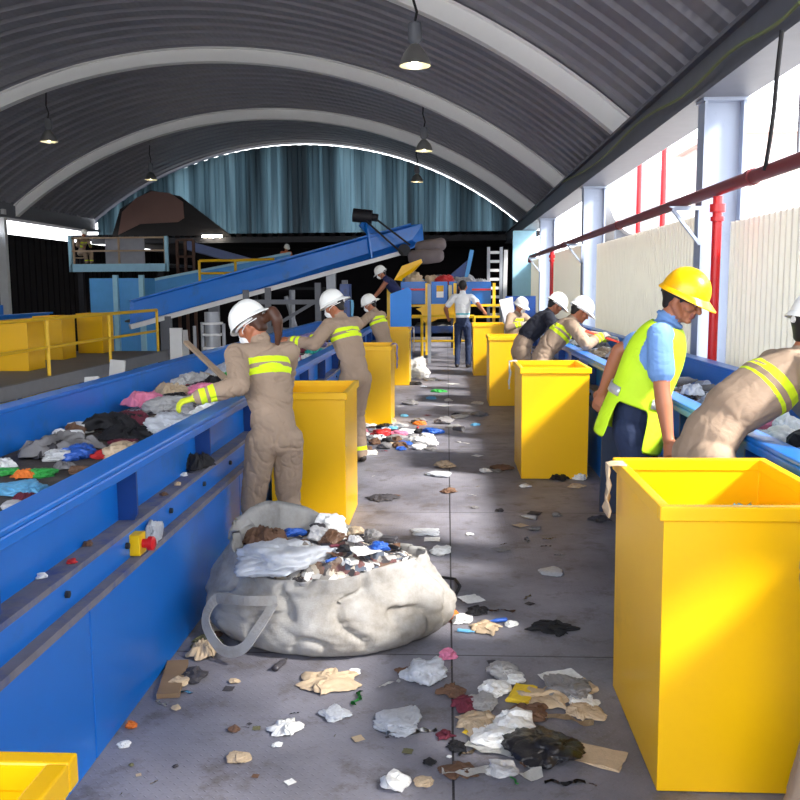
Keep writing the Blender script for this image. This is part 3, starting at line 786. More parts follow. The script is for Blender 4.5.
# ---- the people
rad = math.radians
person('worker in tan coveralls and white hard hat, back turned, nearest on the left', (-.948, 4.76, 0), rad(122), h=1.49, lean=.34, hp=.60, hy=.62,
       tl=(-1.27, 4.50, 1.0), tr=(-1.13, 5.16, 1.02), pl=(.2, -.8, -.6), pr=(1, -.1, -.5), glove='glove', vox=.0055, mask=True, pony=True, hair=HAIRB, bulk=1.0, curl=.7, wr=.008, foot=((.02, -.12), (-.02, .13)), hrev=-1)
person('second worker in tan coveralls along the left conveyor, white hard hat and dust mask', (-.84, 7.85, 0), rad(140), h=1.53, lean=.34, hp=.45, hy=.45,
       tl=(-1.34, 7.70, 1.10), tr=(-1.36, 8.25, 1.04), pl=(.2, -.8, -.6), pr=(.9, .3, -.5), mask=True, vox=.009, bulk=1.05, wr=.007, hrev=-1)
person('third and farthest worker in tan coveralls along the left conveyor', (-.88, 12.2, 0), rad(150), h=1.46, lean=.36, hp=.45, hy=.3,
       tl=(-1.38, 12.05, 1.05), tr=(-1.40, 12.6, 1.05), pl=(.2, -.8, -.6), glove='glove', mask=True, vox=.012, fingers=False, bulk=1.05, hrev=-1)
person('person in white t-shirt and dark jeans, bareheaded, seen from behind by the yellow railing', (.30, 17.4, 0), rad(82), h=1.66, lean=.02, hp=.15, hy=.1,
       tr=(.78, 16.86, .98), pr=(.6, -.4, -.5), tl=(.02, 17.6, .96), pl=(-.8, -.5, -.3), top='tee', bottom='denim', sleeve='short', helm=None, vox=.012, fingers=False, stripes=False, bulk=.95)
person('worker in sleeveless navy top and white hard hat stooping up on the far platform', (-1.05, 18.9, .42), rad(180), h=1.66, lean=.62, hp=.5,
       tl=(-1.62, 18.75, 1.22), tr=(-1.62, 19.05, 1.25), top='navyv', bottom='denim', sleeve='none', mask=True, vox=.013, fingers=False, stripes=False)
person('worker in tan coveralls on the right reaching over the belt with a red stick', (1.01, 9.0, 0), rad(8), h=1.54, lean=.66, hp=.55,
       tl=(1.62, 9.16, 1.03), tr=(1.50, 8.86, 1.06), pl=(-.1, .6, -.5), pr=(-.1, -.6, -.5), glove='gloveg', vox=.009, mask=False, bulk=1.05, wr=.007, curl=1.0)
person('worker in dark navy jacket and white hard hat stooping over the right belt', (.96, 10.7, 0), rad(10), h=1.58, lean=.68, hp=.6,
       tl=(1.50, 10.9, 1.04), tr=(1.46, 10.5, 1.04), top='navyj', bottom='tan', glove='glove', vox=.010, fingers=False, stripes=False, bulk=1.08)
person('farthest worker on the right in tan coveralls with white mask, half turned to the camera', (.96, 13.3, 0), rad(-40), h=1.38, lean=.26, hp=.40,
       tl=(1.28, 13.15, 1.10), tr=(1.06, 12.95, 1.02), mask=True, glove='gloveg', vox=.012, fingers=False, bulk=1.08)
vm, J = person('man in lime safety vest, blue shirt and yellow hard hat looking down', (1.02, 4.72, 0), rad(-20), h=1.62, lean=.30, hp=.42, hy=-.14,
       tr=(1.08, 4.40, .80), pr=(-.9, -.3, -.1), tl=(.86, 4.98, .98), pl=(-1, .3, .1), top='shirt', bottom='denim', sleeve='short', helm=HELY, vox=.0055, stripes=False, bulk=1.06, wr=.002, curl=.55, handn=(.6, .5, -.2), eyes=True, hair=HAIR)
def vest(J):
    s = J['s']; t1, t2, R2, F2 = J['t1'], J['t2'], J['R2'], J['F2']; pel, wst, chs, nk = J['pel'], J['wst'], J['chs'], J['nk']
    rings = []   # centre, side radius, front radius
    for c, rx, ry in ((pel-t1*.13*s, .205, .185), (pel-t1*.02*s, .20, .178), (pel+t1*.09*s, .185, .16), (wst, .172, .146), (wst+t2*.10*s, .162, .15), (chs, .150, .152), (chs+t2*.07*s, .142, .140), (chs+t2*.12*s, .138, .122), (chs+t2*.16*s, .125, .100), (nk-t2*.005*s, .098, .078)):
        rings.append((c, rx*s*1.02, ry*s*1.02))
    n = 40; vs = []; fs = []
    for c, rx, ry in rings:
        for k in range(n):
            a = 2*PI*k/n; w = 1+.02*noise.noise(V((c.z*6, math.cos(a)*2, math.sin(a)*2)))
            ca, sa = math.cos(a), math.sin(a)
            e = .8
            vs.append(c+R2*(rx*w*math.copysign(abs(ca)**e, ca))+F2*(ry*w*math.copysign(abs(sa)**e, sa)))
    m = len(rings)
    for i in range(m-1):
        for k in range(n):
            a = 2*PI*(k+.5)/n
            if i < 2 and math.cos(a) > .86: continue          # open side slit on his right
            fs.append((i*n+k, i*n+(k+1) % n, (i+1)*n+(k+1) % n, (i+1)*n+k))
    b = MB(); b.add(vs, fs); o = b.build('safety_vest', LIME, vm, smooth=True)
    A = o.data.attributes.new('stripe', 'FLOAT', 'POINT')
    for i in range(m):
        for k in range(n): A.data[i*n+k].value = 1.0
    md = o.modifiers.new('thick', 'SOLIDIFY'); md.thickness = .006; md.offset = 1
    md = o.modifiers.new('sub', 'SUBSURF'); md.levels = md.render_levels = 1
    # silver band round the waist
    vs = []; fs = []
    for c, rx, ry in ((wst-t1*.055*s, .183, .160), (wst-t1*.005*s, .178, .154)):
        for k in range(n):
            a = 2*PI*k/n; ca, sa = math.cos(a), math.sin(a)
            vs.append(c+R2*(rx*s*1.05*math.copysign(abs(ca)**.8, ca))+F2*(ry*s*1.06*math.copysign(abs(sa)**.8, sa)))
    fs = [(k, (k+1) % n, n+(k+1) % n, n+k) for k in range(n) if math.cos(2*PI*(k+.5)/n) < .86]
    b = MB(); b.add(vs, fs); q = b.build('reflective_band', mat('silver_tape', '#c4c6cc', .3, metal=.4, var=.1), o, smooth=True)
    md = q.modifiers.new('thick', 'SOLIDIFY'); md.thickness = .005; md.offset = 1
    # shirt collar
    b = MB(); vs = []; n2 = 20
    for r, u in ((.066, -.015), (.070, .035), (.078, .02)):
        for k in range(n2):
            a = 2*PI*k/n2; vs.append(nk+J['t2']*(u*s-.02*s*math.sin(a))+R2*(r*s*math.cos(a))+F2*(r*s*1.05*math.sin(a)+.005))
    b.add(vs, [(i*n2+k, i*n2+(k+1) % n2, (i+1)*n2+(k+1) % n2, (i+1)*n2+k) for i in range(2) for k in range(n2) if not (k in (4, 5))])
    b.build('collar', BLUESH, vm, smooth=True)
vest(J)
person('worker in tan coveralls bent right over the belt behind the nearest yellow bin', (1.10, 3.80, 0), rad(6), h=1.68, lean=.86, pf=.10, hp=.25, hy=.1, neckup=.85,
       tl=(1.85, 3.98, 1.0), tr=(1.70, 3.56, .98), pl=(0, .5, -.8), pr=(-.3, -.6, -.5), glove='glove', vox=.006, bulk=1.04, wr=.0015, foot=((-.06, -.11), (-.03, .11)))
person('worker at the right photo edge of whom only a tan trouser leg shows', (1.09, 2.22, 0), rad(5), h=1.66, lean=.55, hp=.6, foot=((-.15, -.08), (-.06, .12)),
       tl=(1.75, 2.4, 1.02), tr=(1.7, 2.1, 1.02), glove='glove', vox=.010, bulk=.95, wr=.003)
st = MB().beam((1.34, 8.80, 1.12), (1.74, 9.0, .98), .022, .022).build('red_stick', mat('red_stick', '#e2432c', .5), bevel=.004)
tag(st, 'red stick held by the worker in tan over the right belt', 'stick')
# ================================================================== FAR MACHINERY
# inclined conveyor rising to the right
def P3(px, py, Y): return at(px, py, Y)
ic = thing('inclined_conveyor', 'long blue inclined conveyor rising to the right across the middle distance', 'conveyor', (-4.5, 26, 0))
lo0, lo1 = P3(118, 330, 24), P3(400, 254, 29)
hi0, hi1 = P3(118, 317, 24), P3(408, 224, 29)
def plate(b, q, d): b.prism(q, d)
part('side_plate', BLUE, ic, lambda b: b.prism([P3(130, 326, 24), P3(402, 251, 29), P3(421, 244, 29.3), P3(419, 224, 29.3), P3(398, 227, 29), P3(130, 302, 24)], (.1, .04, 0)))
part('far_side_plate', BLUE, ic, lambda b: b.prism([P3(130, 326, 24), P3(402, 251, 29), P3(421, 244, 29.3), P3(419, 224, 29.3), P3(398, 227, 29), P3(130, 302, 24)], (.06, .04, 0)) or [setattr(v, 'y', v.y+1.25) for v in b.v] and None)
part('top_flange', BLUE, ic, lambda b: b.beam(P3(130, 301, 23.95), P3(410, 224, 29.1), .12, .04))
part('bottom_flange', WSTEEL, ic, lambda b: b.beam(P3(130, 327, 23.93), P3(402, 252.5, 28.95), .16, .13))
part('belt', BELT, ic, lambda b: b.beam(P3(130, 322, 24.65), P3(392, 247, 29.45), 1.1, .04))
part('drive_motor', DARKST, ic, lambda b: (b.tube([P3(353, 215, 28.2), P3(372, 217, 28.2)], .21, 16), b.tube([P3(370, 217, 28.2), P3(378, 218, 28.2)], .12, 12)), smooth=True)
part('motor_bracket', BLUE, ic, lambda b: (b.beam(P3(362, 222, 28.15), P3(384, 246, 28.6), .08, .3), b.beam(P3(366, 222, 28.1), P3(372, 262, 28.3), .07, .07)))
part('drive_belt', BLACKR, ic, lambda b: (b.tube([P3(366, 221, 28.0), P3(404, 255, 28.8)], .03, 6), b.tube([P3(376, 219, 28.0), P3(410, 245, 28.8)], .03, 6)))
part('pulley', DARKST, ic, lambda b: b.tube([P3(404, 250, 28.75), P3(404.5, 250, 28.95)], .19, 18), smooth=True)
for px, py, Y in ((331, 270, 27.6), (214, 303, 25.4), (166, 318, 24.5)):
    q = P3(px, py, Y); part('leg', GREYST if px < 330 else STEEL, ic, lambda b: (b.box(q.x-.14, q.x+.14, q.y-.1, q.y+.1, -3, q.z+.05)))
q = P3(297, 318, 26.6)
part('leg', STEEL, ic, lambda b: (b.tube([P3(292, 290, 26.5), (q.x-.2, q.y, -3)], .09, 8), b.tube([P3(286, 296, 26.5), (q.x+.9, q.y, -3)], .07, 8)))
# second inclined conveyor behind, pale blue
sc = thing('inclined_conveyor', 'paler blue conveyor rising behind the long inclined one, a yellow rail on its side', 'conveyor', (-9, 31, 0))
part('side_plate', LBLUE, sc, lambda b: b.prism([P3(142, 301, 30), P3(290, 263, 33), P3(290, 254, 33), P3(142, 283, 30)], (0, .06, 0)))
part('top_flange', SKYB, sc, lambda b: b.beam(P3(142, 282, 29.95), P3(290, 253, 32.95), .2, .08))
part('belt', BELT, sc, lambda b: b.beam(P3(142, 293, 30.6), P3(290, 260, 33.6), 1.1, .05))
part('far_side_plate', LBLUE, sc, lambda b: b.prism([P3(142, 301, 31.2), P3(290, 263, 34.2), P3(290, 256, 34.2), P3(142, 285, 31.2)], (0, .06, 0)))
part('leg', DARKST, sc, lambda b: [b.box(P3(px, 290, Y).x-.1, P3(px, 290, Y).x+.1, Y+.3, Y+.5, -3, z) for px, Y, z in ((160, 30.2, 1.2), (262, 32.2, 2.1))] and None)
def railing(name, label, pts, h, r, m, posts, mids=(.5,), group=None):
    t = thing(name, label, 'railing', (V(pts[0])+V(pts[-1]))/2, group)
    up = V((0, 0, 1))
    part('top_rail', m, t, lambda b: b.tube([V(p)+up*h for p in pts], r, 8), smooth=True)
    for k in mids: part('mid_rail', m, t, lambda b: b.tube([V(p)+up*h*k for p in pts], r*.85, 8), smooth=True)
    for p in posts: part('post', m, t, lambda b: b.tube([V(p)+up*.003, V(p)+up*(h+.005)], r, 8), smooth=True)
    return t
q0, q1, q2 = P3(200, 286, 29.3), P3(236, 285.5, 29.6), P3(275, 284, 29.9)
railing('guard_railing', 'yellow guard railing beside the pale blue inclined conveyor', [q0, q1, q2], .82, .045, YELR, [q0, q1])
# third pale beam far behind
o = MB().beam(P3(186, 245, 36), P3(262, 266, 37.5), .3, .35).build('slanted_beam', mat('pale_beam', '#6f7fb0', .5)); tag(o, 'pale slanted beam in the dark behind the lit strip lamp', 'beam')
# upper platform with seated person
pf = thing('upper_platform', 'pale blue raised platform with railings at the far left', 'platform', (-12, 32.5, 0))
a, c = P3(71, 272, 32), P3(167, 272, 32)
part('edge_beam', SKYB, pf, lambda b: b.box(a.x, c.x, 32, 32.15, a.z, a.z+.28))
part('deck', GREYST, pf, lambda b: b.box(a.x, c.x, 32.15, 35.5, a.z+.2, a.z+.28))
DK = a.z+.28
for px in (71, 167): q = P3(px, 272, 32); part('post', SKYB, pf, lambda b: b.box(q.x-.06, q.x+.06, 32.0, 32.12, a.z, P3(px, 236, 32).z))
for px in (74, 119, 165): q = P3(px, 266, 32); part('rail_post', YELR if 0 else WOOD, pf, lambda b: b.box(q.x-.03, q.x+.03, 32.02, 32.08, DK, DK+.93))
for zz in (.46, .92): part('rail', WOOD, pf, lambda b: b.box(a.x, c.x, 32.02, 32.08, DK+zz-.03, DK+zz+.03))
for px in (80, 160):
    q = P3(px, 270, 33); part('support_leg', DARKST, pf, lambda b: b.box(q.x-.1, q.x+.1, 33, 33.2, -3, a.z+.2))
o = MB().box(P3(106, 265, 32.6).x, P3(145, 265, 32.6).x, 32.6, 32.65, DK+.004, DK+.92).build('board_panel', GREYPLY); tag(o, 'grey board standing behind the platform railing', 'board')
cab = thing('cage_frame', 'dark brown frame with bars at the right end of the upper platform', 'frame', P3(182, 270, 33))
q0, q1 = P3(176.5, 240, 33), P3(194, 273, 33)
part('upright', mat('rusty_steel', '#5c4033', .7, var=.2), cab, lambda b: [b.box(x-.05, x+.05, 33, 33.1, -3, q0.z) for x in (q0.x, (q0.x+q1.x)/2, q1.x)] and None)
part('crossbar', MATS['rusty_steel'], cab, lambda b: [b.box(q0.x, q1.x, 33, 33.08, z-.04, z+.04) for z in (q0.z, (q0.z+q1.z)/2, q1.z)] and None)
sb = P3(82, 266, 32.7)
person('worker in tan and white hard hat sitting on the far upper platform', (sb.x, 32.75, DK), math.radians(-35), h=1.66, lean=.25, hp=.3, seat=.46, foot=((.45, -.1), (.45, .1)),
       tl=(sb.x+.42, 32.55, DK+.62), tr=(sb.x+.20, 32.4, DK+.62), vox=.018, fingers=False)
st = thing('stool', 'low dark stool under the worker seated on the upper platform', 'stool', (sb.x-.05, 32.78, DK))
part('seat', WOOD, st, lambda b: b.box(sb.x-.2, sb.x+.14, 32.62, 32.94, DK+.22, DK+.26))
for i in (-1, 1):
    for j in (-1, 1): part('leg', DARKST, st, lambda b: b.box(sb.x-.03+i*.14-.02, sb.x-.03+i*.14+.02, 32.78+j*.13-.02, 32.78+j*.13+.02, DK+.002, DK+.22))
fp = P3(281, 262, 34.0)
person('distant worker with orange top behind the head of the long inclined conveyor', (fp.x, 34.9, fp.z-.95), math.radians(-60), h=1.65, lean=.35, hp=.4, top=cloth_mat('orange_top', '#c8714a', None), bottom='tan', vox=.02, fingers=False, stripes=False)
o = MB().box(fp.x-1.3, fp.x+1.5, 34.55, 35.5, fp.z-1.05, fp.z-.952).build('catwalk', DARKST); tag(o, 'dark catwalk behind the inclined conveyor where a distant worker stands', 'catwalk')
for i in (-1.2, 1.4): 
    pp = MB().box(fp.x+i-.06, fp.x+i+.06, 35.0, 35.12, -3, fp.z-1.05).build('leg', DARKST, o)
# blue box machine under the platform
bm_ = thing('machine_housing', 'light blue panelled machine housing below the upper platform', 'machine', P3(115, 300, 27))
a, c = P3(90, 306, 27), P3(142, 278, 27)
part('panel', LBLUE, bm_, lambda b: b.box(a.x, c.x, 27.05, 28.2, -3, c.z))
for px in (115, 141): q = P3(px, 275, 26.95); part('post', SKYB, bm_, lambda b: b.box(q.x-.07, q.x+.07, 26.9, 27.05, -3, q.z))
# ---- left sorting deck
fas = struct('trim_9', GREYST, lambda b: (b.box(-7.1, -7.0, 6, 22.3, -.22, .02),), 'grey edge beam of the far sorting deck')
RX = -7.2
rl = railing('guard_railing', 'yellow guard railing along the edge of the far sorting deck', [(RX, 6.1, 0), (RX, 22.1, 0)], 1.03, .035, YELR, [(RX, y, 0) for y in (7.2, 9.9, 12.8, 15.9, 18.9, 22.1)], (.5,))
struct('column.005', DARKST, lambda b: b.box(-7.0, -6.75, 22.4, 22.65, -3, .45), 'dark post at the end of the far sorting deck')
for k, (y, lab) in enumerate(((16.8, 'yellow bin on the far deck cut by the left photo edge'), (19.5, 'middle yellow bin on the far deck behind the guard railing'), (21.5, 'right-hand yellow bin on the far deck behind the guard railing'))):
    x = (-8.62, -9.12, -8.98)[k]
    t = make_bin(lab, x, y, w=.62, d=.72, h=.97)
fc = thing('sorting_conveyor', 'blue conveyor behind the bins on the far deck', 'conveyor', (-11.5, 17, 0))
part('side_panel', BLUE, fc, lambda b: b.box(-10.6, -10.55, 6, 23.5, .003, .92))
part('lip', BLUE, fc, lambda b: b.box(-10.65, -10.45, 6, 23.5, .92, .96))
part('far_wall', BLUE, fc, lambda b: b.box(-11.9, -11.8, 6, 23.5, .003, 1.15))
part('belt', BELT, fc, lambda b: b.box(-11.8, -10.6, 6, 23.5, .6, .65))
# pieces under the far deck
HOPPER = mat('under_yellow', '#d9b21c', .5)
for k, (px, py, Y, w, m, lab) in enumerate(((12, 398, 13.5, .7, HOPPER, 'yellow chute under the far deck at the left edge'), (38, 389, 15, .45, HOPPER, 'second yellow chute under the far deck'), (60, 383, 16, .5, HOPPER, 'third yellow chute under the far deck'), (110, 371, 19, .6, HOPPER, 'fourth yellow chute under the far deck, by the conveyor rim'))):
    q = P3(px, py, Y); t = thing('under_deck_chute', lab, 'chute', (q.x, Y, -1.5), 'yellow chutes below the far deck')
    part('body', m, t, lambda b: b.prism([(q.x-w/2, Y, -.24), (q.x+w/2, Y, -.24), (q.x+w*.3, Y, -1.4), (q.x-w*.3, Y, -1.4)], (0, .7, 0)))
    part('rim', m, t, lambda b: b.box(q.x-w/2-.04, q.x+w/2+.04, Y-.05, Y+.75, -.30, -.23))
    part('stand', DARKST, t, lambda b: (b.box(q.x-w*.3, q.x-w*.3+.08, Y+.3, Y+.4, -3, -1.35), b.box(q.x+w*.3-.08, q.x+w*.3, Y+.3, Y+.4, -3, -1.35)))
for k, (p, q, m, w, lab) in enumerate((((80, 400, 14.5), (92, 377, 15.5), WSTEEL, .25, 'white slanted brace under the far deck, leftmost'), ((100, 376, 17.3), (118, 360, 17.6), WSTEEL, .3, 'white sheet leaning under the middle of the far deck'), ((175, 352, 20), (176, 328, 20), WSTEEL, .28, 'short white plate standing beside the dark deck post'), ((190, 350, 21), (184, 330, 21), WSTEEL, .16, 'thin white plate right of the dark deck post'))):
    a, c = P3(*p), P3(*q); a.z = -2.98
    o = MB().beam(a, c, w, .06, (0, 1, 0)).build('steel_plate', m); tag(o, lab, 'plate')
# pump set beyond the conveyor
ps = thing('pump_set', 'bright steel pump with pipes beyond the left conveyor', 'pump', P3(213, 340, 20))
q = P3(213, 345, 20)
part('cylinder', STEEL, ps, lambda b: b.tube([(q.x, 20, -3), (q.x, 20, P3(213, 312, 20).z)], .17, 14), smooth=True)
part('flange', WSTEEL, ps, lambda b: [b.tube([(q.x, 20, z), (q.x, 20, z+.05)], .24, 14) for z in (.2, .5, .75)] and None, smooth=True)
for d in (-.38, -.2, .28): part('pipe', STEEL, ps, lambda b: b.tube([(q.x+d, 19.9, -3), (q.x+d, 19.9, P3(213, 318+20*abs(d), 20).z)], .04, 8), smooth=True)
mx_ = thing('machine_stand', 'grey steel machine stand in the shade below the inclined conveyor', 'frame', P3(300, 330, 23))
for px in (246, 268, 318, 345): q = P3(px, 320, 23); part('post', GREYST, mx_, lambda b: b.box(q.x-.07, q.x+.07, 23, 23.14, -3, P3(px, 290-(px-246)*.1, 23).z))
part('crossbar', GREYST, mx_, lambda b: (b.beam(P3(246, 302, 23), P3(345, 302, 23), .1, .12), b.beam(P3(246, 330, 23), P3(345, 330, 23), .1, .12), b.beam(P3(268, 330, 23.1), P3(318, 300, 23.1), .08, .08)))
bx_ = MB().box(P3(340, 310, 21).x, P3(349, 310, 21).x, 21, 21.6, -3, P3(345, 284, 21).z).build('blue_cabinet', BLUED); tag(bx_, 'narrow dark blue cabinet between the two farther left workers', 'cabinet')
wd = MB().beam(at(186, 342, X=-2.44), V((-1.75, at(226, 368, X=-1.75).y, .83)), .05, .03).build('wooden_stick', WOOD, bevel=.004); tag(wd, 'wooden stick propped up beside the nearest worker over the left belt', 'stick')
# ---- hopper machine straight ahead
hm = thing('sorting_hopper', 'blue hopper machine with yellow frame at the end of the walkway', 'machine', (0, 20, 0))
Yh = 19.6
def hb(x0, y0_, x1, y1_, Y=Yh):  # rectangle in the plane Y
    a, c = P3(x0, y1_, Y), P3(x1, y0_, Y); return a.x, c.x, a.z, c.z
def hbox(b, x0, y0_, x1, y1_, d, Y=Yh):
    a = hb(x0, y0_, x1, y1_, Y); b.box(a[0], a[1], Y, Y+d, a[2], a[3])
for x0, x1 in ((401, 426.5), (431.5, 447.5), (449, 457), (462, 491)): part('hopper_panel', BLUE, hm, lambda b: hbox(b, x0, 281.5, x1, 304, .08))
part('hopper_end', BLUE, hm, lambda b: (b.box(hb(401, 282, 402, 304)[0], hb(401, 282, 402, 304)[1], Yh+.08, Yh+1.6, 1.1, 1.66), b.box(hb(490, 282, 491, 304)[0], hb(490, 282, 491, 304)[1], Yh+.08, Yh+1.6, 1.1, 1.66)))
part('hopper_floor', BLUED, hm, lambda b: b.box(hb(401, 282, 402, 304)[0], hb(490, 282, 491, 304)[1], Yh+.08, Yh+1.6, 1.5, 1.58))
part('red_strip', RED, hm, lambda b: (hbox(b, 402, 288.5, 425, 290.5, .04, Yh-.04), hbox(b, 472, 288.5, 491, 290.5, .04, Yh-.04)))
for px in (389, 427, 455, 494): part('frame_post', YELR, hm, lambda b: hbox(b, px-1.6, 283, px+1.6, 355, .09, Yh-.12))
for py in (305.5, 317): part('frame_rail', YELR, hm, lambda b: hbox(b, 384 if py > 310 else 411, py-1.4, 500, py+1.4, .06, Yh-.18))
part('yellow_chute', YEL, hm, lambda b: b.prism([P3(416, 309, Yh-.25), P3(431, 304, Yh-.25), P3(454, 304, Yh-.25), P3(453, 318, Yh-.25), P3(438, 319, Yh-.25), P3(430, 323, Yh-.25), P3(424, 322, Yh-.25), P3(421, 312, Yh-.25)], (0, .06, 0)))
part('lower_trough', BLUED, hm, lambda b: (hbox(b, 411, 326, 456, 337, .1, Yh+.05), hbox(b, 411, 333, 456, 337, .9, Yh+.05)))
part('notice', mat('notice_yellow', '#e9b21c', .6), hm, lambda b: hbox(b, 436.5, 285.5, 443.5, 291.5, .02, Yh-.02))
part('notice', WHITEP, hm, lambda b: (hbox(b, 436.5, 291.5, 443.5, 297.5, .02, Yh-.02),))
part('notice', mat('notice_cream', '#e6dfb5', .6), hm, lambda b: hbox(b, 448.5, 285, 452, 299, .02, Yh-.03))
rl2 = railing('guard_railing', 'yellow railing in front of the hopper machine, lower bar near the floor', [P3(412, 341.5, 18.6)*1.0, P3(474, 341.5, 18.6)*1.0], .52, .03, YELR, [], (.02,))
q = P3(422, 341, 18.6); part('post', YELR, rl2, lambda b: b.tube([(q.x, 18.6, .003), (q.x, 18.6, q.z+.52)], .03, 8))
q = P3(474, 341, 18.6); part('post', YELR, rl2, lambda b: b.tube([(q.x, 18.6, .003), (q.x, 18.6, q.z+.52)], .03, 8))
q = P3(430, 360, 18.9); o = MB().box(q.x-.035, q.x+.035, 18.3, 18.36, .003, P3(430, 284, 18.3).z).build('steel_post', STEEL); tag(o, 'slim grey steel post in front of the hopper machine', 'post')
a, c = P3(390.5, 351, 15.8), P3(411.5, 351, 15.8)
o = MB().prism([(a.x, 15.8, .003), (c.x, 15.8, .003), (c.x, 15.8, P3(411, 290, 15.8).z), (c.x-.06, 15.8, P3(410, 287.5, 15.8).z), (a.x, 15.8, P3(391, 294, 15.8).z)], (0, .04, 0)).build('upright_board', BBLUE); tag(o, 'bright blue upright panel left of the person in white', 'panel')
wp = thing('work_platform', 'small blue and yellow platform carrying the stooping worker in navy', 'platform', (-1.2, 19, 0))
part('deck', GREYST, wp, lambda b: b.box(-1.55, -.75, 18.4, 19.35, .33, .415))
part('post', YELR, wp, lambda b: [b.box(x-.03, x+.03, y-.03, y+.03, .003, .33) for x in (-1.5, -.8) for y in (18.45, 19.3)] and None)
part('front_board', BLUED, wp, lambda b: b.box(-1.55, -.75, 18.36, 18.4, .05, .40))
o = MB().prism([P3(394, 280, 21.6), P3(404, 281, 21.6), P3(422, 262, 21.9), P3(421, 259, 21.9), P3(402, 266, 21.7)], (0, .5, 0)).build('yellow_chute', YEL); tag(o, 'yellow sloping chute plate behind the worker in navy', 'chute')
bp = part('support', DARKST, o, lambda b: b.box(P3(402, 280, 21.8).x-.05, P3(402, 280, 21.8).x+.05, 21.8, 21.9, .003, P3(402, 276, 21.8).z))
for k, (x0, y0_, x1, y1_, Y, r, lab) in enumerate(((408, 258, 444, 255, 25, .2, 'upper thick grey roll under the head of the inclined conveyor'), (415, 249, 446, 243, 26, .19, 'lower thick grey roll in the dark left of the slanted plate'))):
    lab = ('lower thick dark roll under the head of the inclined conveyor', 'upper thick dark roll under the head of the inclined conveyor')[k]
    o = MB().tube([P3(x0, y0_, Y).lerp(P3(x1, y1_, Y), q) for q in (0, .04, .12, .5, .88, .97, 1)], [r*q for q in (.35, .75, 1, 1.05, .95, .65, .3)], 18).build('thick_roll', mat('roll_grey', '#6a6062', .8, var=.2), smooth=True); tag(o, lab, 'roll')
o = MB().prism([P3(448, 277, 23), P3(470, 258, 23), P3(472, 251, 23), P3(466, 281, 23), P3(440, 281, 23)], (0, .1, 0)).build('slanted_plate', BLUED); tag(o, 'dark blue slanted plate behind the hopper heap', 'plate')
part('edge_bar', LBLUE, o, lambda b: b.beam(P3(472, 250, 22.95), P3(466, 280, 22.95), .1, .06))
part('support', DARKST, o, lambda b: b.box(P3(455, 281, 23).x-.1, P3(455, 281, 23).x+.1, 23.1, 23.3, 0, P3(455, 279, 23).z))
ld = thing('ladder', 'grey steel ladder standing in the dark at the end of the walkway', 'ladder', (1.5, 31, 0))
for px in (488.5, 501): part('stile', STEEL, ld, lambda b: b.box(P3(px, 290, 30).x-.05, P3(px, 290, 30).x+.05, 30, 30.1, .003, P3(px, 247, 30).z))
for k in range(9): z = .3+k*.29; part('rung', WSTEEL, ld, lambda b: b.box(P3(488.5, 290, 30).x, P3(501, 290, 30).x, 30.02, 30.08, z, z+.09))
o = MB().beam((P3(506, 250, 29).x-.05, 29, .003), P3(506, 250, 29), .12, .08).build('pale_plank', WSTEEL); tag(o, 'pale plank standing beside the ladder', 'plank')
o.location.z = 0
a, c = P3(500, 333, 14.6), P3(542, 297, 14.6)
o = MB().box(a.x+.15, c.x, 15.62, 15.68, .003, P3(542, 296, 15.6).z).build('end_plate', BLUED); tag(o, 'dark blue end plate of the right conveyor behind the masked worker', 'plate')
o = MB().prism([P3(499, 300, 14.3), P3(512, 297, 14.5), P3(516, 325, 14.5), P3(506, 328, 14.3)], (.01, .03, 0)).build('hanging_plastic_sheet', mat('clear_plastic', '#c3c2cc', .25, var=.15, trans=.3)); tag(o, 'clear plastic sheet hanging left of the masked worker on the right', 'sheet')
# light blue cloth hung between the two farther left workers
q = P3(353, 300, 13)

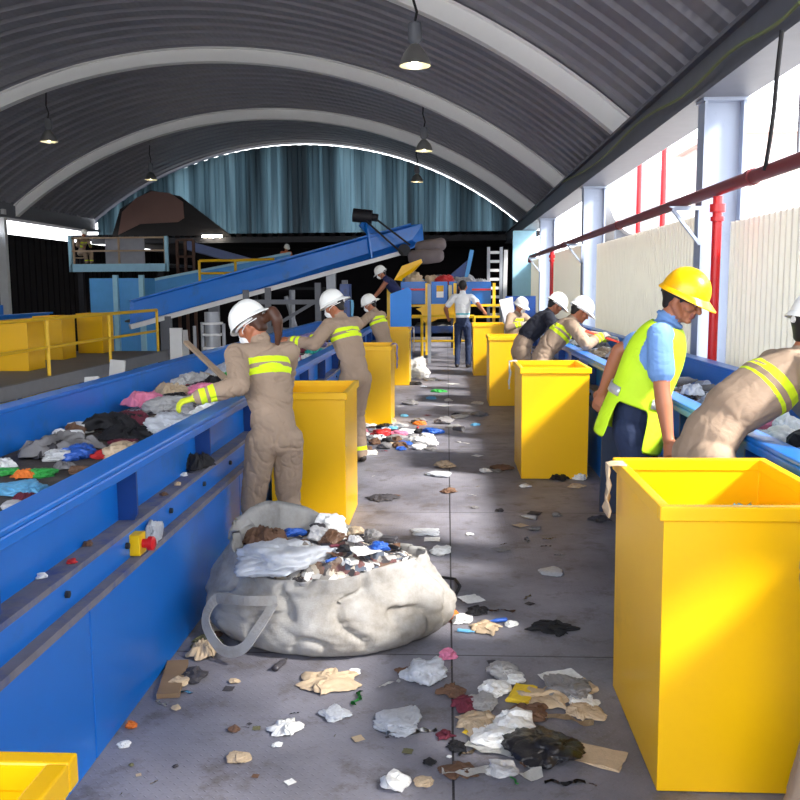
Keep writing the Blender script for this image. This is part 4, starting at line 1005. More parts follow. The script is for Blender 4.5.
# ================================================================== RUBBISH
def crumple_mesh(kind, seed):
    rnd = random.Random(seed*31+len(kind)); S = V((seed*7.3, seed*1.7, seed*3.1)); bm = bmesh.new()
    N = noise.noise
    if kind in ('lump', 'bag'):
        bmesh.ops.create_icosphere(bm, subdivisions=5 if kind == 'bag' else 3, radius=.5)
        for v in bm.verts:
            q = v.co*2.2+S; w = N(q*1.7); q2 = q+V((w, -w, w*.5))*.5
            r = .9+.6*N(q)+.42*(.4-abs(N(q2*2.1)))+.22*(.4-abs(N(q2*4.6)))+.10*(.3-abs(N(q2*10)))+(.25*N(q*9) if kind == 'lump' else 0)
            v.co *= r; v.co.z = max(-.18, v.co.z)*.75 if kind == 'lump' else max(-.12, v.co.z*.55)
        if kind == 'bag':
            for v in bm.verts:
                if v.co.x > .2: v.co.y *= max(.25, 1-(v.co.x-.2)*1.7); v.co.x *= 1.3
    elif kind in ('rag', 'sheet'):
        n = 30 if kind == 'rag' else 9
        bmesh.ops.create_grid(bm, x_segments=n, y_segments=n, size=.5)
        for v in bm.verts:
            q = v.co*2.0+S; d = v.co.copy()
            if kind == 'rag':
                r0 = max(abs(d.x), abs(d.y)); L_ = max(1e-6, d.length); u = V((d.x/L_, d.y/L_, 0))
                v.co = u*r0*(.88+.42*N(V((u.x*1.6, u.y*1.6, seed*3.3)))+.12*N(V((u.x*6, u.y*6, seed)))); 
            v.co.x += .22*N(V((d.y*3, d.x*2, seed)))*(1 if kind == 'rag' else .3); v.co.y += .22*N(V((d.x*3, d.y*2, seed+9)))*(1 if kind == 'rag' else .3)
            a = 1-2*abs(N(q*1.3)); c = 1-2*abs(N(q*3.1))
            v.co.z = (.16*a+.09*c+.05*(1-2*abs(N(q*6)))+.13) if kind == 'rag' else (.07*N(q*.9)+.03*c+.05)
            e = max(abs(d.x), abs(d.y))*2
            if kind == 'rag': v.co.z *= 1-.75*e**4
        bmesh.ops.solidify(bm, geom=bm.faces[:], thickness=.02)
    elif kind == 'strip':
        pts = []; n = 16
        for i in range(n+1):
            t = i/n; pts.append(V((t-.5, .18*N(V((t*3, seed, 0))), .06+.06*N(V((t*5, 0, seed))))))
        vs = []
        for i, p in enumerate(pts):
            w = .07*(1+.5*N(V((i*.6, seed, 3)))); tw = 1.2*N(V((i*.3, seed, 8)))
            o = V((0, math.cos(tw), math.sin(tw)))*w
            vs.append((bm.verts.new(p-o), bm.verts.new(p+o)))
        for i in range(n): bm.faces.new((vs[i][0], vs[i+1][0], vs[i+1][1], vs[i][1]))
        bmesh.ops.solidify(bm, geom=bm.faces[:], thickness=.012)
    elif kind == 'bottle':
        prof = [(.01, -.5), (.13, -.49), (.14, -.42), (.13, -.2), (.14, 0), (.14, .15), (.06, .34), (.045, .38), (.055, .40), (.055, .49), (.01, .5)]
        mb = MB().lathe(prof, (0, 0, 0), 14, 'x')
        vs = [bm.verts.new(p) for p in mb.v]
        for f in mb.f: bm.faces.new([vs[i] for i in f])
        for v in bm.verts: v.co.z *= .8+.15*N(v.co*4+S); v.co.y *= 1+.15*N(v.co*3+S)
    elif kind == 'carton':
        bmesh.ops.create_cube(bm, size=1)
        bmesh.ops.subdivide_edges(bm, edges=bm.edges[:], cuts=3, use_grid_fill=True)
        for v in bm.verts:
            v.co += V((N(v.co*2+S), N(v.co*2-S), N(v.co*2.5+S*2)))*.12; v.co.y *= .62; v.co.z *= .3
    elif kind == 'cup':
        mb = MB().lathe([(.01, -.3), (.2, -.3), (.27, .3), (.29, .3), (.285, .33), (.25, .31), (.19, -.26), (.01, -.26)], (0, 0, 0), 16, 'x')
        vs = [bm.verts.new(p) for p in mb.v]
        for f in mb.f: bm.faces.new([vs[i] for i in f])
        for v in bm.verts: v.co.z *= .8
    bmesh.ops.recalc_face_normals(bm, faces=bm.faces)
    zm = min(v.co.z for v in bm.verts)
    for v in bm.verts: v.co.z -= zm
    me = bpy.data.meshes.new(kind); bm.to_mesh(me); bm.free()
    for p in me.polygons: p.use_smooth = kind not in ('carton', 'lump', 'sheet')
    me.materials.append(RUB)
    return me
KM = {k: [crumple_mesh(k, i) for i in range(4)] for k in ('lump', 'bag', 'rag', 'sheet', 'strip', 'bottle', 'carton', 'cup')}
KN = {'lump': ('crumpled_paper', 'crumpled ball', 'litter'), 'bag': ('plastic_bag', 'crumpled plastic bag', 'bag'), 'rag': ('cloth_rag', 'rumpled rag', 'rag'), 'sheet': ('flat_sheet', 'creased sheet', 'litter'),
      'strip': ('torn_strip', 'torn strip', 'litter'), 'bottle': ('plastic_bottle', 'crushed bottle', 'bottle'), 'carton': ('crushed_carton', 'crushed carton', 'carton'), 'cup': ('squashed_cup', 'squashed cup', 'cup')}
CN = {'white': '#e9e8e4', 'pale grey': '#b9b7b6', 'grey': '#7d7a7a', 'black': '#1b1a1e', 'brown': '#6b4e3b', 'beige': '#c2ab8d', 'red': '#c22a2c', 'pink': '#d97c9a', 'maroon': '#6b2536', 'blue': '#2c5cb4', 'light blue': '#6fb6de',
      'green': '#3aa54a', 'teal': '#2fa596', 'orange': '#e0752a', 'yellow': '#e6c22c', 'purple': '#8478a8', 'clear': '#d5d8de', 'dark grey': '#3f3c40', 'olive': '#6a6748'}
def pm(c, kind):
    soft = kind in ('bag', 'bottle')
    return mat('rubbish_%s_%s' % (c.replace(' ', '_'), 'film' if soft else 'dry'), CN[c], .3 if soft else .8, var=.22, scale=9, bump=.15, bscale=25, transl=.25 if (soft and c in ('clear', 'white', 'pale grey')) else 0.)
placed = []
def free(x, y, r):
    for a, b_, c in placed:
        if (a-x)**2+(b_-y)**2 < (.9*(r+c))**2: return False
    return True
def put(kind, color, p, size, yaw=None, label=None, sz=1., tilt=0., region=None, asp=1.):
    me = KM[kind][random.randrange(4)]
    nm, word, cat = KN[kind]
    o = bpy.data.objects.new(nm, me); COL.objects.link(o)
    o.location = p; o.rotation_euler = (tilt, tilt*.6, random.uniform(0, 2*PI) if yaw is None else yaw); o.scale = (size, size*asp, size*sz)
    placed.append((p[0], p[1], size*(.62 if kind == 'bag' else .5)))
    o.material_slots[0].link = 'OBJECT'; o.material_slots[0].material = pm(color, kind)
    if label: tag(o, label, cat)
    else:
        base = '%s %s %s' % (color, word, region)
        tag(o, base, cat, base)
    return o
Zb = .682
def onp(px, py, z): return at(px, py, Z=z)
# --- bed of rubbish and the many loose pieces on the left belt
def bed(name, x0, x1, y0, y1, z, hmax, label, parent=None, fade=True, sd=0):
    nx, ny = 16, int((y1-y0)/.07); vs = []; fs = []
    for j in range(ny+1):
        for i in range(nx+1):
            u, w = i/nx, j/ny; x = x0+(x1-x0)*u; y = y0+(y1-y0)*w
            e = min(1, min(u, 1-u)*5)*min(1, min(w*8, (1-w)*8))
            h = hmax*e*(.55+.5*noise.noise(V((x*3+sd, y*3, 0)))+.35*abs(noise.noise(V((x*9, y*9, sd)))))
            vs.append((x, y, z+max(.002, h)))
    for j in range(ny):
        for i in range(nx): fs.append((j*(nx+1)+i, j*(nx+1)+i+1, (j+1)*(nx+1)+i+1, (j+1)*(nx+1)+i))
    def hz_(x, y, r=0.):
        m = 0.
        for dx, dy in ((0, 0), (r, 0), (-r, 0), (0, r), (0, -r), (r*.7, r*.7), (-r*.7, r*.7), (r*.7, -r*.7), (-r*.7, -r*.7)):
            u = min(1, max(0, (x+dx-x0)/(x1-x0))); w = min(1, max(0, (y+dy-y0)/(y1-y0)))
            e = min(1, min(u, 1-u)*5)*min(1, min(w*8, (1-w)*8))
            h = hmax*e*(.55+.5*noise.noise(V(((x+dx)*3+sd, (y+dy)*3, 0)))+.35*abs(noise.noise(V(((x+dx)*9, (y+dy)*9, sd)))))
            m = max(m, h)
        return z+m+.004
    o = MB().add(vs, fs).build(name, RUBM, parent); return o, hz_
def rubbish_mat():
    m = bpy.data.materials.new('loose_rubbish'); m.use_nodes = True; N = m.node_tree.nodes; L = m.node_tree.links; b = N['Principled BSDF']
    tc = N.new('ShaderNodeTexCoord'); vo = N.new('ShaderNodeTexVoronoi'); vo.inputs['Scale'].default_value = 34
    wn = N.new('ShaderNodeTexNoise'); wn.inputs['Scale'].default_value = 14; wn.inputs['Detail'].default_value = 4; L.new(tc.outputs['Object'], wn.inputs['Vector'])
    wm = N.new('ShaderNodeMix'); wm.data_type = 'VECTOR'; wm.inputs['Factor'].default_value = .12; L.new(tc.outputs['Object'], wm.inputs['A']); L.new(wn.outputs['Color'], wm.inputs['B']); L.new(wm.outputs['Result'], vo.inputs['Vector'])
    sp = N.new('ShaderNodeSeparateColor'); L.new(vo.outputs['Color'], sp.inputs[0])
    r = N.new('ShaderNodeValToRGB'); r.color_ramp.interpolation = 'CONSTANT'; e = r.color_ramp.elements
    cols = ['#8b8680', '#d8d6d2', '#3a3638', '#6d5546', '#b8b4b0', '#6e4a48', '#4a4648', '#b9ae9e', '#5a6270', '#7b6a5e']
    e[0].position = 0; e[0].color = lin(cols[0])+[1]; e[1].position = .1; e[1].color = lin(cols[1])+[1]
    for i in range(2, 10): q = e.new(i*.1); q.color = lin(cols[i])+[1]
    L.new(sp.outputs[0], r.inputs['Fac']); L.new(r.outputs['Color'], b.inputs['Base Color'])
    bp = N.new('ShaderNodeBump'); bp.inputs['Strength'].default_value = .7; bp.inputs['Distance'].default_value = .03; L.new(sp.outputs[1], bp.inputs['Height']); L.new(bp.outputs['Normal'], b.inputs['Normal'])
    b.inputs['Roughness'].default_value = .75
    return m
RUBM = rubbish_mat()
o, HL = bed('rubbish_bed', -2.32, -1.28, 5.3, 16.6, Zb, .11, ''); tag(o, 'bed of mixed rubbish covering the farther left belt', 'rubbish', kind='stuff')
o, HR = bed('rubbish_bed', 1.36, 2.10, 3.0, 15, Zb, .08, '', sd=4); tag(o, 'bed of mixed rubbish covering the right belt', 'rubbish', kind='stuff')
# --- individually recognisable pieces on the left belt (pixel of the middle of the piece on the belt plane)
B_ = [('rag', 'grey', 40, 446, .46, 'rumpled grey cloth at the left photo edge on the left belt', .9), ('rag', 'dark grey', 12, 448, .36, 'dark grey crumpled cloth at the very left of the belt', .8),
      ('rag', 'black', 84, 424, .46, 'black garment lying across the left belt', .75), ('strip', 'white', 88, 419, .24, 'white stripe of cloth over the black garment on the left belt', .6), ('rag', 'red', 96, 424, .17, 'red piece of cloth beside the black garment on the left belt', .8),
      ('rag', 'black', 128, 430, .50, 'long black cloth in front of the pink rag on the left belt', .5),
      ('rag', 'pink', 128, 408, .36, 'pink rag on the left belt', 1.1), ('rag', 'beige', 140, 398, .40, 'beige cloth behind the pink rag on the left belt', 1.0), ('rag', 'maroon', 130, 421, .36, 'maroon cloth between the pink rag and the long black cloth', .8),
      ('bag', 'clear', 176, 428, .42, 'bulging clear plastic bag by the conveyor lip near the first worker', 1.1), ('bag', 'blue', 75, 450, .26, 'blue plastic bag beside the rumpled grey cloth on the left belt', 1.), ('bag', 'white', 60, 452, .20, 'white plastic bag between the grey cloth and the blue bag', 1.),
      ('bag', 'green', 40, 468, .15, 'bright green plastic scrap on the near left belt', 1.), ('rag', 'orange', 25, 469, .17, 'orange-brown scrap between the green pieces on the left belt', .9), ('bag', 'green', 7, 466, .14, 'green plastic scrap at the very left photo edge of the belt', .9),
      ('bag', 'light blue', 22, 482, .27, 'light blue plastic film on the near left belt', .6), ('rag', 'maroon', 27, 491, .17, 'maroon and white wrapper on the near left belt', .7), ('rag', 'red', 52, 489, .19, 'red wrapper right of the maroon wrapper on the left belt', .6),
      ('sheet', 'white', 8, 511, .21, 'white paper at the left photo edge on the belt', .9), ('lump', 'pale grey', 22, 501, .15, 'pale crumpled paper above the white paper on the left belt', .8), ('lump', 'beige', 34, 509, .12, 'beige crumpled paper right of the white paper on the left belt', .6),
      ('lump', 'brown', 79, 466, .10, 'small brown lump alone on the bare belt', 1.), ('carton', 'white', 92, 474, .10, 'small white carton scrap near the lip on the bare belt', 1.), ('lump', 'brown', 80, 481, .10, 'brown lump closest to the lip on the bare near belt', .8),
      ('carton', 'orange', 132, 447, .15, 'orange carton beside the lip on the left belt', 1.2), ('lump', 'red', 102, 450, .13, 'red crumpled wrapper on the bare belt right of the blue bag', .8), ('lump', 'white', 150, 444, .12, 'white crumpled paper right of the orange carton', 1.),
      ('bag', 'clear', 154, 376, .30, 'tall clear plastic bag standing against the far wall of the left belt', 2.), ('bag', 'teal', 148, 396, .17, 'teal plastic piece on the left belt', 1.3), ('sheet', 'white', 180, 380, .20, 'white upright sheet on the left belt behind the red packet', 5.),
      ('carton', 'red', 172, 388, .15, 'red packet on the left belt in front of the white sheet', 1.6), ('carton', 'white', 26, 427, .16, 'white carton behind the rumpled grey cloth on the left belt', 1.6), ('lump', 'brown', 18, 430, .15, 'brown lump at the far wall at the left photo edge', 1.3),
      ('bag', 'pale grey', 398-226, 412, .40, 'pale grey plastic bag behind the clear bag near the first worker', 1.), ('bag', 'purple', 348-38, 352, .62, 'big grey-purple plastic bag handled by the second worker', 1.2)]
for k, c, px, py, s, lab, sz in B_: put(k, c, onp(px, py, .70)*1.0 if 0 else V((max(-2.30+s*.5, min(-1.29-s*.5, onp(px, py, .72).x)), onp(px, py, .72).y, Zb if onp(px, py, .72).y < 5.2 else HL(onp(px, py, .72).x, onp(px, py, .72).y, s*.4))), s*(.72 if k == 'bag' else .85), label=lab, sz=sz*.85)
PAL = ['white']*5+['pale grey']*4+['grey']*3+['black']*3+['brown']*2+['beige']*2+['red', 'pink', 'maroon', 'blue', 'light blue', 'green', 'clear', 'clear', 'dark grey', 'teal', 'orange']
KP = ['lump']*3+['bag']*4+['rag']*3+['sheet', 'strip', 'bottle', 'carton', 'cup']
rr = random.Random(3)
def lreg(y): return 'on the left belt just before the first worker' if y < 5 else 'on the left belt right behind the first worker' if y < 6.6 else 'on the left belt by the second worker' if y < 9.5 else 'on the far stretch of the left belt'
for i in range(200):
    s_ = rr.uniform(.10, .24)
    for k in range(25):
        y = 4.2+rr.random()**1.3*10.5; x = rr.uniform(-2.3+s_*.75, -1.30-s_*.7)
        if free(x, y, s_*.6): break
    else: continue
    put(rr.choice(KP), rr.choice(PAL), (x, y, HL(x, y, s_*.45) if y > 5.2 else Zb+.002), s_, region=lreg(y), sz=rr.uniform(.7, 1.3))
for i in range(14):
    y = 2.6+rr.random()*1.5; x = rr.uniform(-1.5, -1.36)
    if not free(x, y+.3, .05): continue
    put(rr.choice(['lump', 'strip', 'sheet', 'carton']), rr.choice(['brown', 'white', 'beige', 'red', 'pale grey']), (x, y+.3, Zb), rr.uniform(.05, .10), region='along the lip of the bare near left belt')
PALR = ['white']*6+['pale grey']*5+['clear']*4+['grey']*3+['black']*3+['pink', 'beige', 'brown', 'green', 'blue']
put('bag', 'black', (1.55, 8.2, Zb+.07), .34, label='black plastic bag on the right belt below the red stick', sz=1.2)
put('bag', 'black', (1.62, 7.6, Zb+.07), .30, label='black plastic bag on the right belt closest to the man in the lime vest', sz=1.2)
put('bag', 'pink', (1.72, 5.2, Zb+.07), .26, label='pink plastic bag on the right belt in front of the man in the vest', sz=1.2)
put('cup', 'white', (1.8, 5.7, Zb+.10), .22, label='white cup on the heap of the right belt beside the man in the vest')
def rreg(y): return 'on the right belt behind the bent worker' if y < 5 else 'on the right belt beside the man in the lime vest' if y < 7.6 else 'on the right belt by the red stick' if y < 9.6 else 'on the far stretch of the right belt'
for i in range(130):
    s_ = rr.uniform(.12, .24)
    for k in range(25):
        y = 3.3+rr.random()*9.8; x = rr.uniform(1.36+s_*.7, 2.09-s_*.7)
        if free(x, y, s_*.6): break
    else: continue
    put(rr.choice(['bag', 'bag', 'lump', 'rag', 'cup', 'bottle', 'sheet']), rr.choice(PALR), (x, y, HR(x, y, s_*.45)), s_, region=rreg(y), sz=rr.uniform(.8, 1.4))
put('rag', 'black', (-1.215, 4.28, .677), .27, yaw=1.3, label='black rag dropped on the upper ledge of the left conveyor', sz=.8, asp=.45)
put('bag', 'clear', (-1.17, 3.44, .548), .13, yaw=1.5, label='clear plastic bag caught at the gusset on the left conveyor', sz=1.6, asp=.4)
for k, (y, c) in enumerate(((2.6, 'white'), (2.75, 'red'), (2.95, 'brown'), (3.9, 'beige'), (4.1, 'white'), (3.7, 'brown'))):
    put('lump', c, (-1.235+.03*(k % 2), y, .677), .03, region='on the dusty upper ledge of the left conveyor')

# --- woven white sack with rubbish
sk = thing('woven_sack', 'large slumped white woven sack full of rubbish on the walkway', 'sack', (-.54, 3.98, 0))
def sack(b):
    cx, cy = -.54, 3.98; n = 160; vs = []; fs = []
    lev = [(.0, .88), (.02, .97), (.07, 1.06), (.14, 1.09), (.21, 1.06), (.28, 1.0)]
    def rim(a):   # rim height by direction; high at the back left
        return .345+.15*max(0, math.cos(a-2.45))**1.5+.03*math.cos(a*2+1)+.03*noise.noise(V((math.cos(a)*2, math.sin(a)*2, 5)))
    def rad(a): return .50*(1+.05*math.cos(2*a)+.04*noise.noise(V((math.cos(a)*1.5, math.sin(a)*1.5, 1)))), .40*(1+.05*noise.noise(V((math.cos(a)*1.5, math.sin(a)*1.5, 3))))
    rows = []
    for i in range(41):
        t = i/40; row = []
        for k in range(n):
            a = 2*PI*k/n; rx, ry = rad(a); H = rim(a)
            z = H*t
            bul = .90+.17*math.sin(PI*min(1, t*1.25)**.7)-.06*t**3
            fold = .035*(1-2*abs(noise.noise(V((a*1.3, z*7+math.sin(a*2)*.6, 2)))))*(t*(1.25-t)*2.5)+.018*noise.noise(V((a*5, z*9, 7)))
            f = bul+fold-.09*max(0, 1-abs(noise.noise(V((math.cos(a)*2.2+t*.9, math.sin(a)*2.2, t*1.9+.4*math.sin(a*2)+4))))/.10)**1.2*min(1, t*4)-.018*max(0, 1-abs(noise.noise(V((math.cos(a)*4+t*2, math.sin(a)*4, t*4+9))))/.15)
            if abs((a-6.1+PI) % (2*PI)-PI) < .5: f += .05*(1-abs((a-6.1+PI) % (2*PI)-PI)/.5)*math.sin(PI*min(1, t*1.1))
            row.append(V((cx+rx*f*math.cos(a), cy+ry*f*math.sin(a), .004+z)))
        rows.append(row)
    for j in range(1, 9):   # inside
        t = j/8; row = []
        for k in range(n):
            a = 2*PI*k/n; o = rows[40][k]; c = V((cx, cy, o.z))
            f = 1-.02-.05*t+.025*noise.noise(V((a*4, t*2, 3)))
            row.append(V((cx+(o.x-cx)*f, cy+(o.y-cy)*f, o.z-(o.z-.20)*t*.9)))
        rows.append(row)
    for r in rows: vs += r
    for i in range(len(rows)-1):
        for k in range(n): fs.append((i*n+k, i*n+(k+1) % n, (i+1)*n+(k+1) % n, (i+1)*n+k))
    fs.append(tuple(range(n))[::-1])
    b.add(vs, fs)
part('sack_body', BAGW, sk, sack, smooth=False)
for p in sk.children[0].data.polygons: p.use_smooth = True
def strap(b, pts, w):
    vs = []; n = len(pts)
    cv = []
    for i in range((n-1)*6+1):
        t = i/6; k = min(n-2, int(t)); u = t-k
        P_ = [V(pts[max(0, min(n-1, k+d))]) for d in (-1, 0, 1, 2)]
        cv.append(.5*((2*P_[1])+(P_[2]-P_[0])*u+(2*P_[0]-5*P_[1]+4*P_[2]-P_[3])*u*u+(3*P_[1]-P_[0]-3*P_[2]+P_[3])*u**3))
    for i, c in enumerate(cv):
        d = (cv[min(i+1, len(cv)-1)]-cv[max(i-1, 0)]).normalized(); s_ = d.cross(V((-.5, -.8, .25))).normalized()*w/2; o = V((-.003, -.004, .001))
        vs += [c-s_, c+s_, c+s_+o, c-s_+o]
    m = len(cv)
    b.add(vs, [(i*4+q, i*4+(q+1) % 4, i*4+4+(q+1) % 4, i*4+4+q) for i in range(m-1) for q in range(4)])
part('lifting_strap', BAGW, sk, lambda b: strap(b, [(-.86, 3.60, .25), (-.98, 3.66, .235), (-1.02, 3.62, .15), (-.94, 3.55, .06), (-.84, 3.50, .08), (-.77, 3.50, .17), (-.71, 3.55, .26)], .045))
part('seam_tape', BAGW, sk, lambda b: strap(b, [(-.98, 3.66, .24), (-.84, 3.57, .262), (-.70, 3.55, .27)], .04))
hp = MB(); nr = 14; na = 48; vs = [(-.52, 3.98, .40)]; fs = []
for i in range(1, nr+1):
    for k in range(na):
        a = 2*PI*k/na; r = i/nr; x = -.52+.39*r*math.cos(a); y = 3.985+.30*r*math.sin(a)
        vs.append((x, y, .30+.10*(1-r*r)+.05*noise.noise(V((x*8, y*8, 0)))+.03*noise.noise(V((x*22, y*22, 0)))))
fs = [(0, 1+k, 1+(k+1) % na) for k in range(na)]+[(1+(i-1)*na+k, 1+(i-1)*na+(k+1) % na, 1+i*na+(k+1) % na, 1+i*na+k) for i in range(1, nr) for k in range(na)]
o = hp.add(vs, fs).build('rubbish_heap', RUBM); tag(o, 'heap of mixed rubbish filling the white sack', 'rubbish', kind='stuff')
def heapz(x, y):
    r2 = ((x+.52)/.39)**2+((y-3.985)/.30)**2
    return .30+.10*(1-r2)+.05*noise.noise(V((x*8, y*8, 0)))
put('bag', 'clear', (-.74, 3.82, .335), .34, label='big clear plastic film at the left of the sack heap', sz=.7, yaw=.3)
put('rag', 'brown', (-.86, 4.07, .36), .20, label='brown stained rag hanging inside the left edge of the sack', sz=1.1)
put('sheet', 'white', (-.36, 3.82, .40), .12, label='white oval sheet on top of the sack heap', sz=1.2)
put('lump', 'white', (-.56, 4.20, .40), .13, label='white crumpled paper at the top back of the sack heap')
put('bag', 'blue', (-.30, 3.86, .40), .08, label='small bright blue scrap on the sack heap')

for i in range(420):
    a = rr.uniform(0, 2*PI); r = math.sqrt(rr.random())*.9; x = -.52+.34*r*math.cos(a); y = 3.98+.26*r*math.sin(a); s_ = rr.uniform(.04, .10)
    if not free(x, y, s_*.35): continue
    put(rr.choice(['lump', 'lump', 'rag', 'sheet', 'strip', 'carton', 'bag', 'cup', 'bottle']), rr.choice(['white']*5+['black']*4+['brown']*4+['pale grey']*3+['beige']*3+['dark grey']*3+['grey', 'grey', 'maroon', 'blue', 'olive', 'dark grey']), (x, y, max(heapz(x+dx*s_, y+dy*s_) for dx in (-.4, 0, .4) for dy in (-.4, 0, .4))+.012), s_, region='in the heap inside the white sack', tilt=rr.uniform(-.4, .4))
